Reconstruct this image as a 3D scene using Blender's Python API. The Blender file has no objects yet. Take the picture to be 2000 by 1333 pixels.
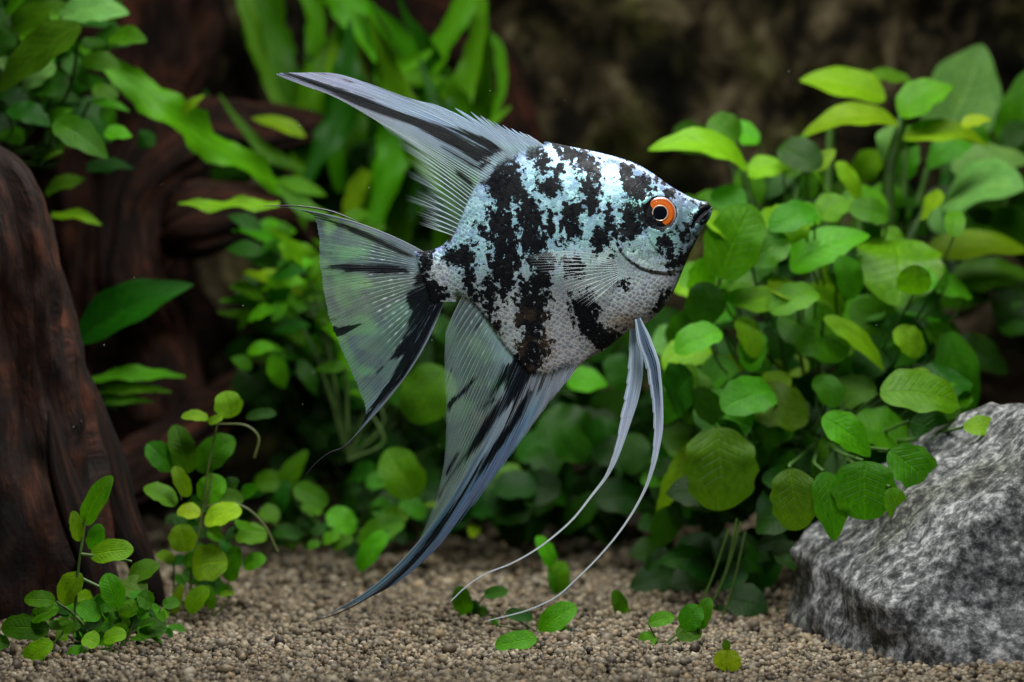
import bpy, math, random
import numpy as np
from mathutils import Vector, noise as mn
random.seed(11); rng = np.random.default_rng(5)
S = bpy.context.scene
COL = S.collection
# ------------------------------------------------------------------ camera, world, lamps, exposure (1 unit = 10 cm)
S.unit_settings.scale_length = 0.1
D = 6.0; FPX = 4138.0; KP = D / FPX
cam = bpy.data.cameras.new('camera'); co = bpy.data.objects.new('camera', cam); COL.objects.link(co)
co.location = (0, -D, 0); co.rotation_euler = (math.radians(90), 0, 0)
cam.sensor_width = 36; cam.lens = 36 * FPX / 2000; cam.clip_start = 0.05; cam.clip_end = 200
cam.dof.use_dof = True; cam.dof.focus_distance = D - 0.03
cam.dof.aperture_fstop = (cam.lens / 1000) / 0.068   # blur disc set by an opening 7 mm wide
S.camera = co
W = bpy.data.worlds.new('World'); S.world = W; W.use_nodes = True
W.node_tree.nodes['Background'].inputs[0].default_value = (0.55, 0.8, 0.9, 1)
W.node_tree.nodes['Background'].inputs[1].default_value = 0.0025
def lamp(name, loc, target, sx, sy, power, color, spread=180):
    l = bpy.data.lights.new(name, 'AREA'); l.shape = 'RECTANGLE'; l.size = sx; l.size_y = sy
    l.energy = power; l.color = color; l.spread = math.radians(spread)
    o = bpy.data.objects.new(name, l); COL.objects.link(o); o.location = loc
    d = Vector(target) - Vector(loc); o.rotation_euler = d.to_track_quat('-Z', 'Y').to_euler()
    return o
lamp('tank_lamp', (0.5, 1.1, 3.1), (0.5, 1.2, 0), 3.5, 1.0, 205, (1.0, 0.98, 0.92))
lamp('front_lamp', (0.4, -2.1, 3.1), (0.1, 0.0, -0.1), 1.3, 0.8, 33, (0.98, 0.99, 1.0), 74)
S.view_settings.view_transform = 'Standard'; S.view_settings.look = 'None'
S.view_settings.exposure = 0.2; S.view_settings.gamma = 1
S.cycles.max_bounces = 8; S.cycles.transparent_max_bounces = 24
S.cycles.sample_clamp_indirect = 4

# ------------------------------------------------------------------ helpers
def P(px, py, Y=0.0):
    k = (Y + D) / FPX
    return Vector(((px - 1000) * k, Y, -(py - 666.5) * k))
ZOOM = {'h': (1100, 260, 3.175), 'b': (820, 180, 2.2975), 'd': (500, 120, 3.702), 'c': (500, 380, 2.38),
        'a': (600, 600, 2.083), 'p': (860, 600, 2.0826), 'A': (0, 0, 4.0), 'B': (400, 0, 3.173),
        'F': (0, 720, 2.175), 'U': (1250, 80, 2.564), 'R': (1250, 550, 2.424), 'M': (700, 650, 1.951),
        'L': (0, 250, 2.4244), 'K': (1360, 1000, 3.125), '0': (0, 0, 1.0)}
def Z(k, x, y):
    a, b, s = ZOOM[k]; return (a + x / s, b + y / s)
def ZP(k, pts): return [Z(k, *p) for p in pts]
ORG = {}
def thing(name, label, cat, loc, group=None, kind=None):
    o = bpy.data.objects.new(name, None); COL.objects.link(o); o.location = loc; o.empty_display_size = 0.1
    o['label'] = label; o['category'] = cat
    if group: o['group'] = group
    if kind: o['kind'] = kind
    ORG[o.name] = Vector(loc); return o
def mesh(name, V, F, mat, parent=None, smooth=True, attrs=None, kind=None, color=None):
    V = np.asarray(V, dtype=np.float32).reshape(-1, 3)
    if parent is not None:
        og = ORG[parent.name]; V = V - np.array(og, dtype=np.float32)
    me = bpy.data.meshes.new(name)
    F = np.asarray(F, dtype=np.int32); n = F.shape[1]
    me.vertices.add(len(V)); me.vertices.foreach_set('co', V.ravel())
    me.loops.add(F.size); me.loops.foreach_set('vertex_index', F.ravel())
    me.polygons.add(len(F)); me.polygons.foreach_set('loop_start', np.arange(0, F.size, n, dtype=np.int32))
    me.polygons.foreach_set('loop_total', np.full(len(F), n, dtype=np.int32))
    me.polygons.foreach_set('use_smooth', np.full(len(F), smooth))
    me.update(calc_edges=True); me.validate()
    for k, a in (attrs or {}).items():
        a = np.asarray(a, dtype=np.float32)
        if a.ndim == 1: t = me.attributes.new(k, 'FLOAT', 'POINT'); t.data.foreach_set('value', a)
        elif a.shape[1] == 3: t = me.attributes.new(k, 'FLOAT_VECTOR', 'POINT'); t.data.foreach_set('vector', a.ravel())
        else: t = me.attributes.new(k, 'FLOAT_COLOR', 'POINT'); t.data.foreach_set('color', a.ravel())
    me.materials.append(mat)
    o = bpy.data.objects.new(name, me); COL.objects.link(o)
    if parent is not None:
        o.parent = parent; ORG[o.name] = ORG[parent.name]
    if kind: o['kind'] = kind
    if color: o.color = (*color, 1)
    return o
def tag(o, label, cat, group=None):
    o['label'] = label; o['category'] = cat
    if group: o['group'] = group
def gridfaces(nu, nv, wrap=False):
    i = np.arange(nu if wrap else nu - 1)[:, None]; j = np.arange(nv - 1)[None, :]
    i2 = (i + 1) % nu
    return np.stack([i * nv + j + 0 * i, i * nv + j + 1, i2 * nv + j + 1, i2 * nv + j], -1).reshape(-1, 4)
def spline(uk, pk, u):
    uk = np.asarray(uk, float); pk = np.asarray(pk, float); u = np.asarray(u, float)
    one = pk.ndim == 1
    if one: pk = pk[:, None]
    m = np.gradient(pk, uk, axis=0)
    # damp tangents so the curve never overshoots its points
    d = np.diff(pk, axis=0) / np.diff(uk)[:, None]
    for i in range(1, len(uk) - 1):
        bad = d[i - 1] * d[i] <= 0
        m[i] = np.where(bad, 0, np.sign(m[i]) * np.minimum(np.abs(m[i]), 2.5 * np.minimum(np.abs(d[i - 1]), np.abs(d[i]))))
    i = np.clip(np.searchsorted(uk, u, side='right') - 1, 0, len(uk) - 2)
    h = (uk[i + 1] - uk[i]); t = ((u - uk[i]) / h)[:, None]; h = h[:, None]
    r = (2*t**3 - 3*t**2 + 1) * pk[i] + (t**3 - 2*t**2 + t) * h * m[i] + (-2*t**3 + 3*t**2) * pk[i+1] + (t**3 - t**2) * h * m[i+1]
    return r[:, 0] if one else r
def along(pts, n, extra=None):
    """even samples of a smooth line through pts"""
    pts = np.asarray(pts, float); L = np.r_[0, np.cumsum(np.linalg.norm(np.diff(pts, axis=0), axis=1))]
    return spline(L / L[-1], pts, np.linspace(0, 1, n))
def polydist(x, y, poly, closed=True):
    """signed distance, positive inside"""
    p = np.asarray(poly, float); out = np.full(x.shape, -99.0)
    m = (x > p[:, 0].min() - 45) & (x < p[:, 0].max() + 45) & (y > p[:, 1].min() - 45) & (y < p[:, 1].max() + 45)
    if not m.any(): return out
    X = x[m]; Yv = y[m]; dmin = np.full(X.shape, 1e9); ins = np.zeros(X.shape, bool)
    q = np.roll(p, -1, 0)
    for (ax, ay), (bx, by) in zip(p, q):
        ex, ey = bx - ax, by - ay; l2 = ex*ex + ey*ey + 1e-9
        t = np.clip(((X - ax)*ex + (Yv - ay)*ey) / l2, 0, 1)
        dmin = np.minimum(dmin, (X - ax - t*ex)**2 + (Yv - ay - t*ey)**2)
        c = (ay > Yv) != (by > Yv)
        with np.errstate(divide='ignore', invalid='ignore'):
            ins ^= c & (X < (bx - ax) * (Yv - ay) / (by - ay + 1e-12) + ax)
    out[m] = np.where(ins, 1, -1) * np.sqrt(dmin); return out
def linedist(x, y, line):
    """distance to a polyline and on which side of it (left positive)"""
    p = np.asarray(line, float); dm = np.full(x.shape, 1e9); sd = np.zeros(x.shape); tt = np.zeros(x.shape)
    n = len(p) - 1
    for i in range(n):
        (ax, ay), (bx, by) = p[i], p[i+1]; ex, ey = bx - ax, by - ay; l2 = ex*ex + ey*ey
        t = np.clip(((x - ax)*ex + (y - ay)*ey) / l2, 0, 1); d = np.hypot(x - ax - t*ex, y - ay - t*ey)
        c = d < dm; dm = np.where(c, d, dm); sd = np.where(c, np.sign(ex*(y - ay) - ey*(x - ax)), sd); tt = np.where(c, (i + t)/n, tt)
    return dm, sd, tt
def sst(a, b, x):
    t = np.clip((x - a) / (b - a), 0, 1); return t*t*(3 - 2*t)
def tube(pts, rad, sides=6, closed_tip=True):
    pts = np.asarray(pts, float); n = len(pts); rad = np.broadcast_to(np.asarray(rad, float), (n,))
    t = np.gradient(pts, axis=0); t /= np.linalg.norm(t, axis=1)[:, None] + 1e-12
    up = np.array([0.13, 0.97, 0.2]); a = np.cross(t, up); a /= np.linalg.norm(a, axis=1)[:, None] + 1e-12; b = np.cross(t, a)
    ang = np.linspace(0, 2*math.pi, sides, endpoint=False)
    ring = pts[:, None] + rad[:, None, None] * (np.cos(ang)[None, :, None]*a[:, None] + np.sin(ang)[None, :, None]*b[:, None])
    V = ring.reshape(-1, 3); i = np.arange(n - 1)[:, None]; j = np.arange(sides)[None]; j2 = (j + 1) % sides
    F = np.stack([i*sides + j, i*sides + j2, (i+1)*sides + j2, (i+1)*sides + j], -1).reshape(-1, 4)
    return V, F
def join(parts):
    Vs, Fs, o = [], [], 0
    for V, F in parts: Vs.append(V); Fs.append(F + o); o += len(V)
    return np.concatenate(Vs), np.concatenate(Fs)

# ------------------------------------------------------------------ node helper
class N:
    def __init__(s, name):
        s.m = bpy.data.materials.new(name); s.m.use_nodes = True; s.t = s.m.node_tree; s.t.nodes.clear()
        s.out = s.t.nodes.new('ShaderNodeOutputMaterial')
    def n(s, typ, props=None, **kw):
        nd = s.t.nodes.new('ShaderNode' + typ)
        for k, v in (props or {}).items(): setattr(nd, k, v)
        for k, v in kw.items(): s.set(nd, k, v)
        return nd
    def set(s, nd, k, v):
        if k.startswith('i') and k[1:].isdigit(): sk = nd.inputs[int(k[1:])]
        else: sk = nd.inputs[k.replace('_', ' ')]
        if hasattr(v, 'is_output'): s.t.links.new(v, sk)
        elif hasattr(v, 'outputs'): s.t.links.new(v.outputs[0], sk)
        else: sk.default_value = v
    def math(s, op, a, b=0.0, c=False):
        return s.n('Math', {'operation': op, 'use_clamp': c}, i0=a, i1=b).outputs[0]
    def attr(s, name, what='Fac'): return s.n('Attribute', {'attribute_name': name}).outputs[what]
    def mr(s, v, a, b, c=0.0, d=1.0, smooth=True):
        return s.n('MapRange', {'interpolation_type': 'SMOOTHSTEP' if smooth else 'LINEAR'}, i0=v, i1=a, i2=b, i3=c, i4=d).outputs[0]
    def mix(s, f, a, b, blend='MIX'):
        nd = s.n('Mix', {'data_type': 'RGBA', 'blend_type': blend}); s.set(nd, 'i0', f); s.set(nd, 'i6', a); s.set(nd, 'i7', b); return nd.outputs[2]
    def noise(s, vec, scale, detail=3.0, rough=0.55, dist=0.0, what=0):
        nd = s.n('TexNoise', None, Vector=vec, Scale=scale, Detail=detail, Roughness=rough, Distortion=dist); return nd.outputs[what]
    def mapping(s, vec, scale=(1, 1, 1), rot=(0, 0, 0)):
        return s.n('Mapping', None, Vector=vec, Scale=scale, Rotation=rot).outputs[0]
    def ramp(s, f, stops):
        nd = s.n('ValToRGB', None, i0=f); e = nd.color_ramp.elements
        while len(e) < len(stops): e.new(0.5)
        for el, (p, c) in zip(e, stops): el.position = p; el.color = (*c, 1)
        return nd.outputs[0]
    def bump(s, h, strength, dist=0.01, normal=None):
        nd = s.n('Bump', None, Height=h, Strength=strength, Distance=dist)
        if normal is not None: s.set(nd, 'Normal', normal)
        return nd.outputs[0]
    def end(s, sh): s.t.links.new(sh if hasattr(sh, 'is_output') else sh.outputs[0], s.out.inputs[0]); return s.m
    def obj(s): return s.n('TexCoord').outputs['Object']

# ------------------------------------------------------------------ materials
def m_body():
    n = N('fish_skin'); uv = n.attr('puv', 'Vector')
    n1 = n.noise(uv, 13.0, 5.0, 0.8); nv_ = n.noise(n.mapping(uv, (9.0, 2.6, 1)), 1.0, 4.0, 0.7); n2 = n.noise(uv, 3.5, 2.0)
    f = n.math('ADD', n.math('MULTIPLY', n.attr('mel'), 0.1), n.math('ADD', n.math('MULTIPLY', n.math('SUBTRACT', n1, 0.5), 3.0), 0.2))
    f = n.math('ADD', f, n.math('MULTIPLY', n.math('SUBTRACT', n2, 0.5), 1.4))
    # scale net: a diamond lattice, slightly irregular
    vo = n.n('TexVoronoi', {'feature': 'DISTANCE_TO_EDGE'}, Vector=n.mapping(uv, (1, 1.15, 1), (0, 0, math.radians(57))), Scale=11.0, Randomness=0.55)
    vf = n.n('TexVoronoi', {'feature': 'F1'}, Vector=n.mapping(uv, (1, 1.15, 1), (0, 0, math.radians(57))), Scale=11.0, Randomness=0.55)
    cell = n.n('SeparateXYZ', None, i0=vf.outputs['Color']).outputs[0]; n4 = n.noise(uv, 42.0, 3.0, 0.7)
    f = n.math('ADD', f, n.math('MULTIPLY', n.math('SUBTRACT', cell, 0.5), 1.3)); f = n.math('ADD', f, n.math('MULTIPLY', n.math('SUBTRACT', n4, 0.5), 2.6))
    f = n.math('ADD', f, n.math('MULTIPLY', n.math('SUBTRACT', nv_, 0.5), n.math('MULTIPLY', n.attr('mid'), 4.0)))
    lobe = n.n('TexVoronoi', {'feature': 'F1'}, Vector=uv, Scale=9.0, Randomness=1.0).outputs[0]
    lobe2 = n.n('TexVoronoi', {'feature': 'F1'}, Vector=uv, Scale=19.0, Randomness=1.0).outputs[0]
    f = n.math('ADD', f, n.math('MULTIPLY', n.math('SUBTRACT', 0.55, lobe), 2.4)); f = n.math('ADD', f, n.math('MULTIPLY', n.math('SUBTRACT', 0.54, lobe2), 1.3))
    mask = n.mr(f, -0.22, 0.38)
    rim = n.mr(vo.outputs[0], 0.03, 0.2, 1.0, 0.0); scl = n.attr('scl')
    col = n.attr('col', 'Color')
    irid = n.ramp(n.noise(uv, 4.5, 4.0, 0.7), [(0.3, (0.72, 0.8, 1.05)), (0.48, (0.92, 1.05, 1.06)), (0.62, (0.8, 1.05, 0.95)), (0.75, (1.12, 1.05, 1.05))])
    col = n.mix(n.attr('iri'), col, n.mix(1.0, col, irid, 'MULTIPLY'))
    fine = n.noise(uv, 32.0, 3.0, 0.75)
    col = n.mix(1.0, col, n.ramp(fine, [(0.28, (0.5, 0.53, 0.56)), (0.5, (0.92, 0.92, 0.92)), (0.72, (1.28, 1.26, 1.22))]), 'MULTIPLY')
    cv = n.n('CombineXYZ', None, i0=n.mr(cell, 0, 1, 0.6, 1.3, False), i1=n.mr(cell, 0, 1, 0.66, 1.28, False), i2=n.mr(cell, 0, 1, 0.72, 1.28, False)).outputs[0]
    col = n.mix(0.8, col, n.mix(1.0, col, cv, 'MULTIPLY'))
    dk = n.mix(1.0, col, (0.68, 0.67, 0.69, 1), 'MULTIPLY'); lt = n.mix(1.0, col, (1.22, 1.22, 1.2, 1), 'MULTIPLY')
    net = n.mix(rim, dk, lt); col = n.mix(scl, col, net)
    blk = n.ramp(n.noise(uv, 40, 3, 0.7), [(0.35, (0.002, 0.0025, 0.003)), (0.62, (0.007, 0.008, 0.01)), (0.7, (0.03, 0.03, 0.03)), (0.8, (0.16, 0.16, 0.15))])
    blk = n.mix(n.math('MULTIPLY', n.attr('brn'), n.mr(n2, 0.45, 0.7)), blk, (0.05, 0.034, 0.02, 1))
    col = n.mix(mask, col, blk)
    h = n.math('ADD', n.math('MULTIPLY', n.math('SUBTRACT', 1.0, vf.outputs[0]), n.math('ADD', n.math('MULTIPLY', scl, 0.62), 0.04)), n.math('MULTIPLY', fine, 0.25))
    met = n.math('MULTIPLY', n.math('SUBTRACT', 1.0, mask), n.math('MULTIPLY', n.attr('shine'), n.mr(cell, 0, 1, 0.4, 1.7, False)))
    b = n.n('BsdfPrincipled', None, Base_Color=col, Roughness=n.mr(n.math('ADD', fine, cell), 0.6, 1.4, 0.24, 0.5), Metallic=met, Normal=n.bump(h, 0.28, 0.012), Specular_IOR_Level=0.12)
    ea = n.math('SUBTRACT', n.attr('edge'), n.math('MULTIPLY', n.math('SUBTRACT', n1, 0.5), 1.1)); tr = n.n('BsdfTransparent')
    return n.end(n.n('MixShader', None, i0=n.mr(ea, 0.3, 0.85), i1=b, i2=tr))
def m_fin(name, streak=1.0):
    n = N(name); uv = n.attr('puv', 'Vector'); sep = n.n('SeparateXYZ', None, i0=uv)
    x, v = sep.outputs[0], sep.outputs[1]
    st = n.noise(n.mapping(uv, (0.9, 1.5, 1)), 1.0, 5.0, 0.8)
    st2 = n.noise(n.mapping(uv, (3.5, 5.0, 1)), 1.0, 3.0, 0.7)
    st3 = n.noise(n.mapping(uv, (0.42, 0.9, 1)), 1.0, 3.0, 0.6)
    dark = n.mr(n.math('ADD', n.attr('dark'), n.math('MULTIPLY', n.math('ADD', n.math('MULTIPLY', n.math('SUBTRACT', st3, 0.5), 1.3), n.math('MULTIPLY', n.math('SUBTRACT', st, 0.5), 2.3)), 1.5)), 0.42, 0.72)
    ray = n.math('ABSOLUTE', n.math('COSINE', n.math('MULTIPLY', x, math.pi)))
    ray2 = n.math('ABSOLUTE', n.math('COSINE', n.math('MULTIPLY', x, 2*math.pi)))
    br = n.mr(v, 0.4, 0.62)
    ray = n.math('ADD', n.math('MULTIPLY', ray, n.math('SUBTRACT', 1.0, br)), n.math('MULTIPLY', ray2, br))
    rl = n.math('POWER', ray, 5.0)
    seg = n.math('POWER', n.math('ABSOLUTE', n.math('SINE', n.math('ADD', n.math('MULTIPLY', v, 38.0), n.math('MULTIPLY', n.math('SINE', n.math('MULTIPLY', n.math('FLOOR', n.math('ADD', n.math('MULTIPLY', x, 0.5), 0.5)), 12.99)), 1.6)))), 3.0)
    rd = n.math('POWER', n.math('ABSOLUTE', n.math('COSINE', n.math('MULTIPLY', x, math.pi/2))), 16.0)
    dots = n.math('MULTIPLY', n.math('MULTIPLY', rd, seg), n.attr('dots'))
    dots = n.math('MULTIPLY', dots, n.mr(st2, 0.42, 0.62))
    tint = n.attr('tint', 'Color')
    tint = n.mix(1.0, tint, n.ramp(st, [(0.25, (0.5, 0.56, 0.62)), (0.5, (0.95, 0.97, 1.0)), (0.75, (1.3, 1.26, 1.25))]), 'MULTIPLY')
    tint = n.mix(n.attr('strk'), tint, n.mix(1.0, tint, n.ramp(st3, [(0.32, (0.16, 0.18, 0.25)), (0.45, (0.7, 0.75, 0.85)), (0.56, (1.0, 1.1, 1.12)), (0.7, (1.7, 1.8, 1.75))]), 'MULTIPLY'))
    tint = n.mix(n.mr(st2, 0.5, 0.72, 0, 0.5), tint, n.mix(1.0, tint, (0.45, 0.8, 1.35, 1), 'MULTIPLY'))
    tint = n.mix(n.math('MULTIPLY', rl, 0.3), tint, (0.5, 0.6, 0.6, 1))
    tint = n.mix(n.math('MINIMUM', n.math('MULTIPLY', dots, 2.0), 1.0), tint, (0.82, 0.93, 0.97, 1))
    col = n.mix(dark, tint, (0.006, 0.008, 0.013, 1))
    al = n.math('ADD', n.attr('alpha'), n.math('MULTIPLY', rl, n.attr('rayA')))
    al = n.math('ADD', al, n.math('MULTIPLY', n.math('SUBTRACT', st2, 0.5), 0.22))
    al = n.math('ADD', al, n.math('MULTIPLY', dots, 0.6))
    al = n.math('MAXIMUM', al, n.math('MULTIPLY', dark, n.attr('darkA')))
    al = n.math('MULTIPLY', al, n.attr('fade'), True)
    bp = n.bump(n.math('ADD', rl, n.math('MULTIPLY', st2, 0.6)), 0.5, 0.004)
    pr = n.n('BsdfPrincipled', None, Base_Color=col, Roughness=0.38, Normal=bp, Specular_IOR_Level=0.2)
    tl = n.n('BsdfTranslucent', None, Color=col, Normal=bp)
    mx = n.n('MixShader', None, i0=0.35, i1=pr, i2=tl); tr = n.n('BsdfTransparent')
    return n.end(n.n('MixShader', None, i0=al, i1=tr, i2=mx))
def m_rays():
    n = N('fin_ray'); c = n.attr('tint', 'Color')
    b = n.n('BsdfPrincipled', None, Base_Color=c, Roughness=0.35); tr = n.n('BsdfTransparent')
    return n.end(n.n('MixShader', None, i0=n.attr('alpha'), i1=tr, i2=b))
def m_plain(name, col, rough=0.4, metal=0.0, spec=0.5, coat=0.0):
    n = N(name); return n.end(n.n('BsdfPrincipled', None, Base_Color=(*col, 1), Roughness=rough, Metallic=metal, Specular_IOR_Level=spec, Coat_Weight=coat, Coat_Roughness=0.05))
def m_iris():
    n = N('iris'); o = n.attr('puv', 'Vector'); s = n.n('SeparateXYZ', None, i0=o)
    r = s.outputs[0]
    c = n.ramp(r, [(0.0, (0.8, 0.6, 0.42)), (0.47, (0.8, 0.55, 0.36)), (0.54, (0.56, 0.1, 0.012)), (0.76, (0.66, 0.15, 0.016)), (0.9, (0.42, 0.06, 0.008)), (1.0, (0.55, 0.33, 0.24))])
    nz = n.noise(n.mapping(o, (1.5, 7, 1)), 2.2, 4, 0.7)
    c = n.mix(n.mr(nz, 0.56, 0.76, 0.0, 0.75), c, (0.09, 0.035, 0.01, 1)); c = n.mix(n.mr(nz, 0.42, 0.3, 0.0, 0.5), c, (0.8, 0.3, 0.03, 1))
    return n.end(n.n('BsdfPrincipled', None, Base_Color=c, Roughness=0.25, Metallic=0.15, Coat_Weight=0.08, Coat_Roughness=0.04))
def m_leaf():
    n = N('leaf'); oi = n.n('ObjectInfo'); uv = n.attr('puv', 'Vector'); s = n.n('SeparateXYZ', None, i0=uv)
    a, t = n.math('ABSOLUTE', s.outputs[0]), s.outputs[1]
    base = oi.outputs['Color']; rnd = oi.outputs['Random']
    ofs = n.n('CombineXYZ', None, i0=n.math('MULTIPLY', rnd, 37.0), i1=n.math('MULTIPLY', rnd, 91.0), i2=0.0).outputs[0]
    uvr = n.n('VectorMath', {'operation': 'ADD'}, i0=uv, i1=ofs).outputs[0]
    nz = n.noise(uvr, 2.4, 3, 0.6); nf = n.noise(uvr, 9.0, 4, 0.7)
    hs = n.n('HueSaturation', None, Color=base, Hue=n.mr(rnd, 0, 1, 0.487, 0.512, False), Saturation=1.0, Value=n.mr(rnd, 0, 1, 0.82, 1.2, False)).outputs[0]
    c = n.mix(1.0, hs, n.ramp(nz, [(0.3, (0.76, 0.82, 0.72)), (0.5, (1, 1, 1)), (0.72, (1.22, 1.14, 0.9))]), 'MULTIPLY')
    c = n.mix(1.0, c, n.ramp(nf, [(0.3, (0.68, 0.72, 0.66)), (0.7, (1.28, 1.2, 1.1))]), 'MULTIPLY')
    mid = n.mr(a, 0.0, 0.07, 1.0, 0.0)
    w = n.math('SINE', n.math('MULTIPLY', n.math('SUBTRACT', t, n.math('MULTIPLY', a, 0.22)), 58.0))
    vein = n.math('MULTIPLY', n.mr(w, 0.75, 1.0), n.mr(a, 1.0, 0.3))
    c = n.mix(n.math('MULTIPLY', mid, 0.5), c, n.mix(1.0, c, (1.7, 1.45, 1.5, 1), 'MULTIPLY'))
    c = n.mix(n.math('MULTIPLY', vein, 0.2), c, n.mix(1.0, c, (0.42, 0.5, 0.42, 1), 'MULTIPLY'))
    sp = n.mr(n.noise(uvr, 5.5, 2, 0.5), 0.74, 0.8, 0.0, 0.6)   # brown algae spots and worn rims
    edge = n.math('MULTIPLY', n.mr(a, 0.82, 1.0), n.mr(nz, 0.5, 0.65))
    c = n.mix(n.math('MAXIMUM', sp, n.math('MULTIPLY', edge, 0.6)), c, n.mix(0.55, c, (0.06, 0.045, 0.012, 1)))
    h = n.math('ADD', n.math('MULTIPLY', vein, -0.5), n.math('ADD', n.math('MULTIPLY', mid, -0.8), n.math('MULTIPLY', nf, 0.8)))
    bp = n.bump(h, 0.45, 0.008)
    pr = n.n('BsdfPrincipled', None, Base_Color=c, Roughness=n.mr(nf, 0.3, 0.7, 0.26, 0.42), Normal=bp, Specular_IOR_Level=0.13)
    tc = n.mix(1.0, c, (1.8, 1.75, 0.6, 1), 'MULTIPLY')
    tl = n.n('BsdfTranslucent', None, Color=tc, Normal=bp)
    return n.end(n.n('MixShader', None, i0=0.36, i1=pr, i2=tl))
def m_stem():
    n = N('stem'); oi = n.n('ObjectInfo')
    nz = n.noise(n.obj(), 18, 3, 0.6)
    c = n.mix(1.0, oi.outputs['Color'], n.ramp(nz, [(0.3, (0.6, 0.6, 0.55)), (0.7, (1.3, 1.2, 1.1))]), 'MULTIPLY')
    return n.end(n.n('BsdfPrincipled', None, Base_Color=c, Roughness=0.5))
def m_wood(name, dark, mid, red):
    n = N(name); uv = n.attr('puv', 'Vector')
    g = n.noise(n.mapping(uv, (4.6, 3.4, 4.6)), 1.0, 8, 0.76, 0.8); b = n.noise(uv, 3.2, 4, 0.65, 0.6); f = n.noise(n.mapping(uv, (40, 5, 40)), 1.0, 3, 0.7)
    c = n.ramp(g, [(0.32, dark), (0.5, mid), (0.68, red)])
    c = n.mix(n.mr(b, 0.42, 0.62), c, n.mix(1.0, c, (0.2, 0.18, 0.18, 1), 'MULTIPLY'))
    c = n.mix(n.mr(f, 0.6, 0.75, 0, 0.5), c, n.mix(1.0, c, (2.0, 1.8, 1.6, 1), 'MULTIPLY'))
    h = n.math('ADD', g, n.math('MULTIPLY', f, 0.35))
    return n.end(n.n('BsdfPrincipled', None, Base_Color=c, Roughness=0.7, Normal=n.bump(h, 0.9, 0.05), Specular_IOR_Level=0.25))
def m_rock():
    n = N('speckled_rock'); o = n.obj()
    w = n.noise(o, 25.0, 5, 0.75, 0.0); f = n.noise(o, 60.0, 3, 0.6, 0.0); big = n.noise(o, 2.2, 3, 0.55)
    c = n.ramp(w, [(0.36, (0.014, 0.015, 0.017)), (0.45, (0.06, 0.062, 0.064)), (0.53, (0.14, 0.145, 0.147)), (0.62, (0.31, 0.315, 0.315))])
    c = n.mix(1.0, c, n.ramp(f, [(0.34, (0.55, 0.55, 0.56)), (0.5, (1, 1, 1)), (0.7, (1.4, 1.4, 1.38))]), 'MULTIPLY')
    mossy = n.mr(big, 0.47, 0.66, 0.0, 0.75)
    c = n.mix(mossy, c, n.mix(1.0, c, (0.42, 0.44, 0.3, 1), 'MULTIPLY'))
    h = n.math('ADD', n.math('MULTIPLY', w, 1.0), n.math('MULTIPLY', f, 0.5))
    return n.end(n.n('BsdfPrincipled', None, Base_Color=c, Roughness=0.8, Normal=n.bump(h, 0.35, 0.015), Specular_IOR_Level=0.2))
def m_wall():
    n = N('mossy_rock_face'); o = n.obj()
    a = n.noise(o, 1.5, 6, 0.65, 0.5); b = n.noise(n.mapping(o, (1, 1, 0.75)), 2.8, 7, 0.72, 0.6); c2 = n.noise(o, 5.0, 3, 0.6)
    c = n.ramp(b, [(0.38, (0.003, 0.003, 0.002)), (0.47, (0.025, 0.02, 0.011)), (0.56, (0.12, 0.095, 0.05)), (0.66, (0.36, 0.3, 0.18))])
    c = n.mix(n.mr(a, 0.47, 0.66, 0, 0.8), c, n.mix(1.0, c, (0.75, 1.05, 0.35, 1), 'MULTIPLY'))
    c = n.mix(n.mr(c2, 0.66, 0.74, 0, 0.6), c, (0.1, 0.11, 0.02, 1))
    return n.end(n.n('BsdfPrincipled', None, Base_Color=c, Roughness=0.85, Normal=n.bump(b, 0.8, 0.08), Specular_IOR_Level=0.2))
def m_gravel():
    n = N('gravel'); c = n.attr('col', 'Color'); nz = n.noise(n.obj(), 60, 3, 0.6)
    c = n.mix(1.0, c, n.ramp(nz, [(0.3, (0.65, 0.62, 0.58)), (0.7, (1.25, 1.22, 1.2))]), 'MULTIPLY')
    return n.end(n.n('BsdfPrincipled', None, Base_Color=c, Roughness=0.6, Specular_IOR_Level=0.4))
def m_ground():
    n = N('sandy_bed'); nz = n.noise(n.obj(), 30, 5, 0.7)
    c = n.ramp(nz, [(0.3, (0.015, 0.011, 0.008)), (0.5, (0.06, 0.047, 0.032)), (0.7, (0.15, 0.12, 0.09))])
    return n.end(n.n('BsdfPrincipled', None, Base_Color=c, Roughness=0.85, Normal=n.bump(nz, 0.8, 0.02)))
M_BODY, M_FIN, M_RAY, M_LEAF, M_STEM = m_body(), m_fin('fin_membrane'), m_rays(), m_leaf(), m_stem()

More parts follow.
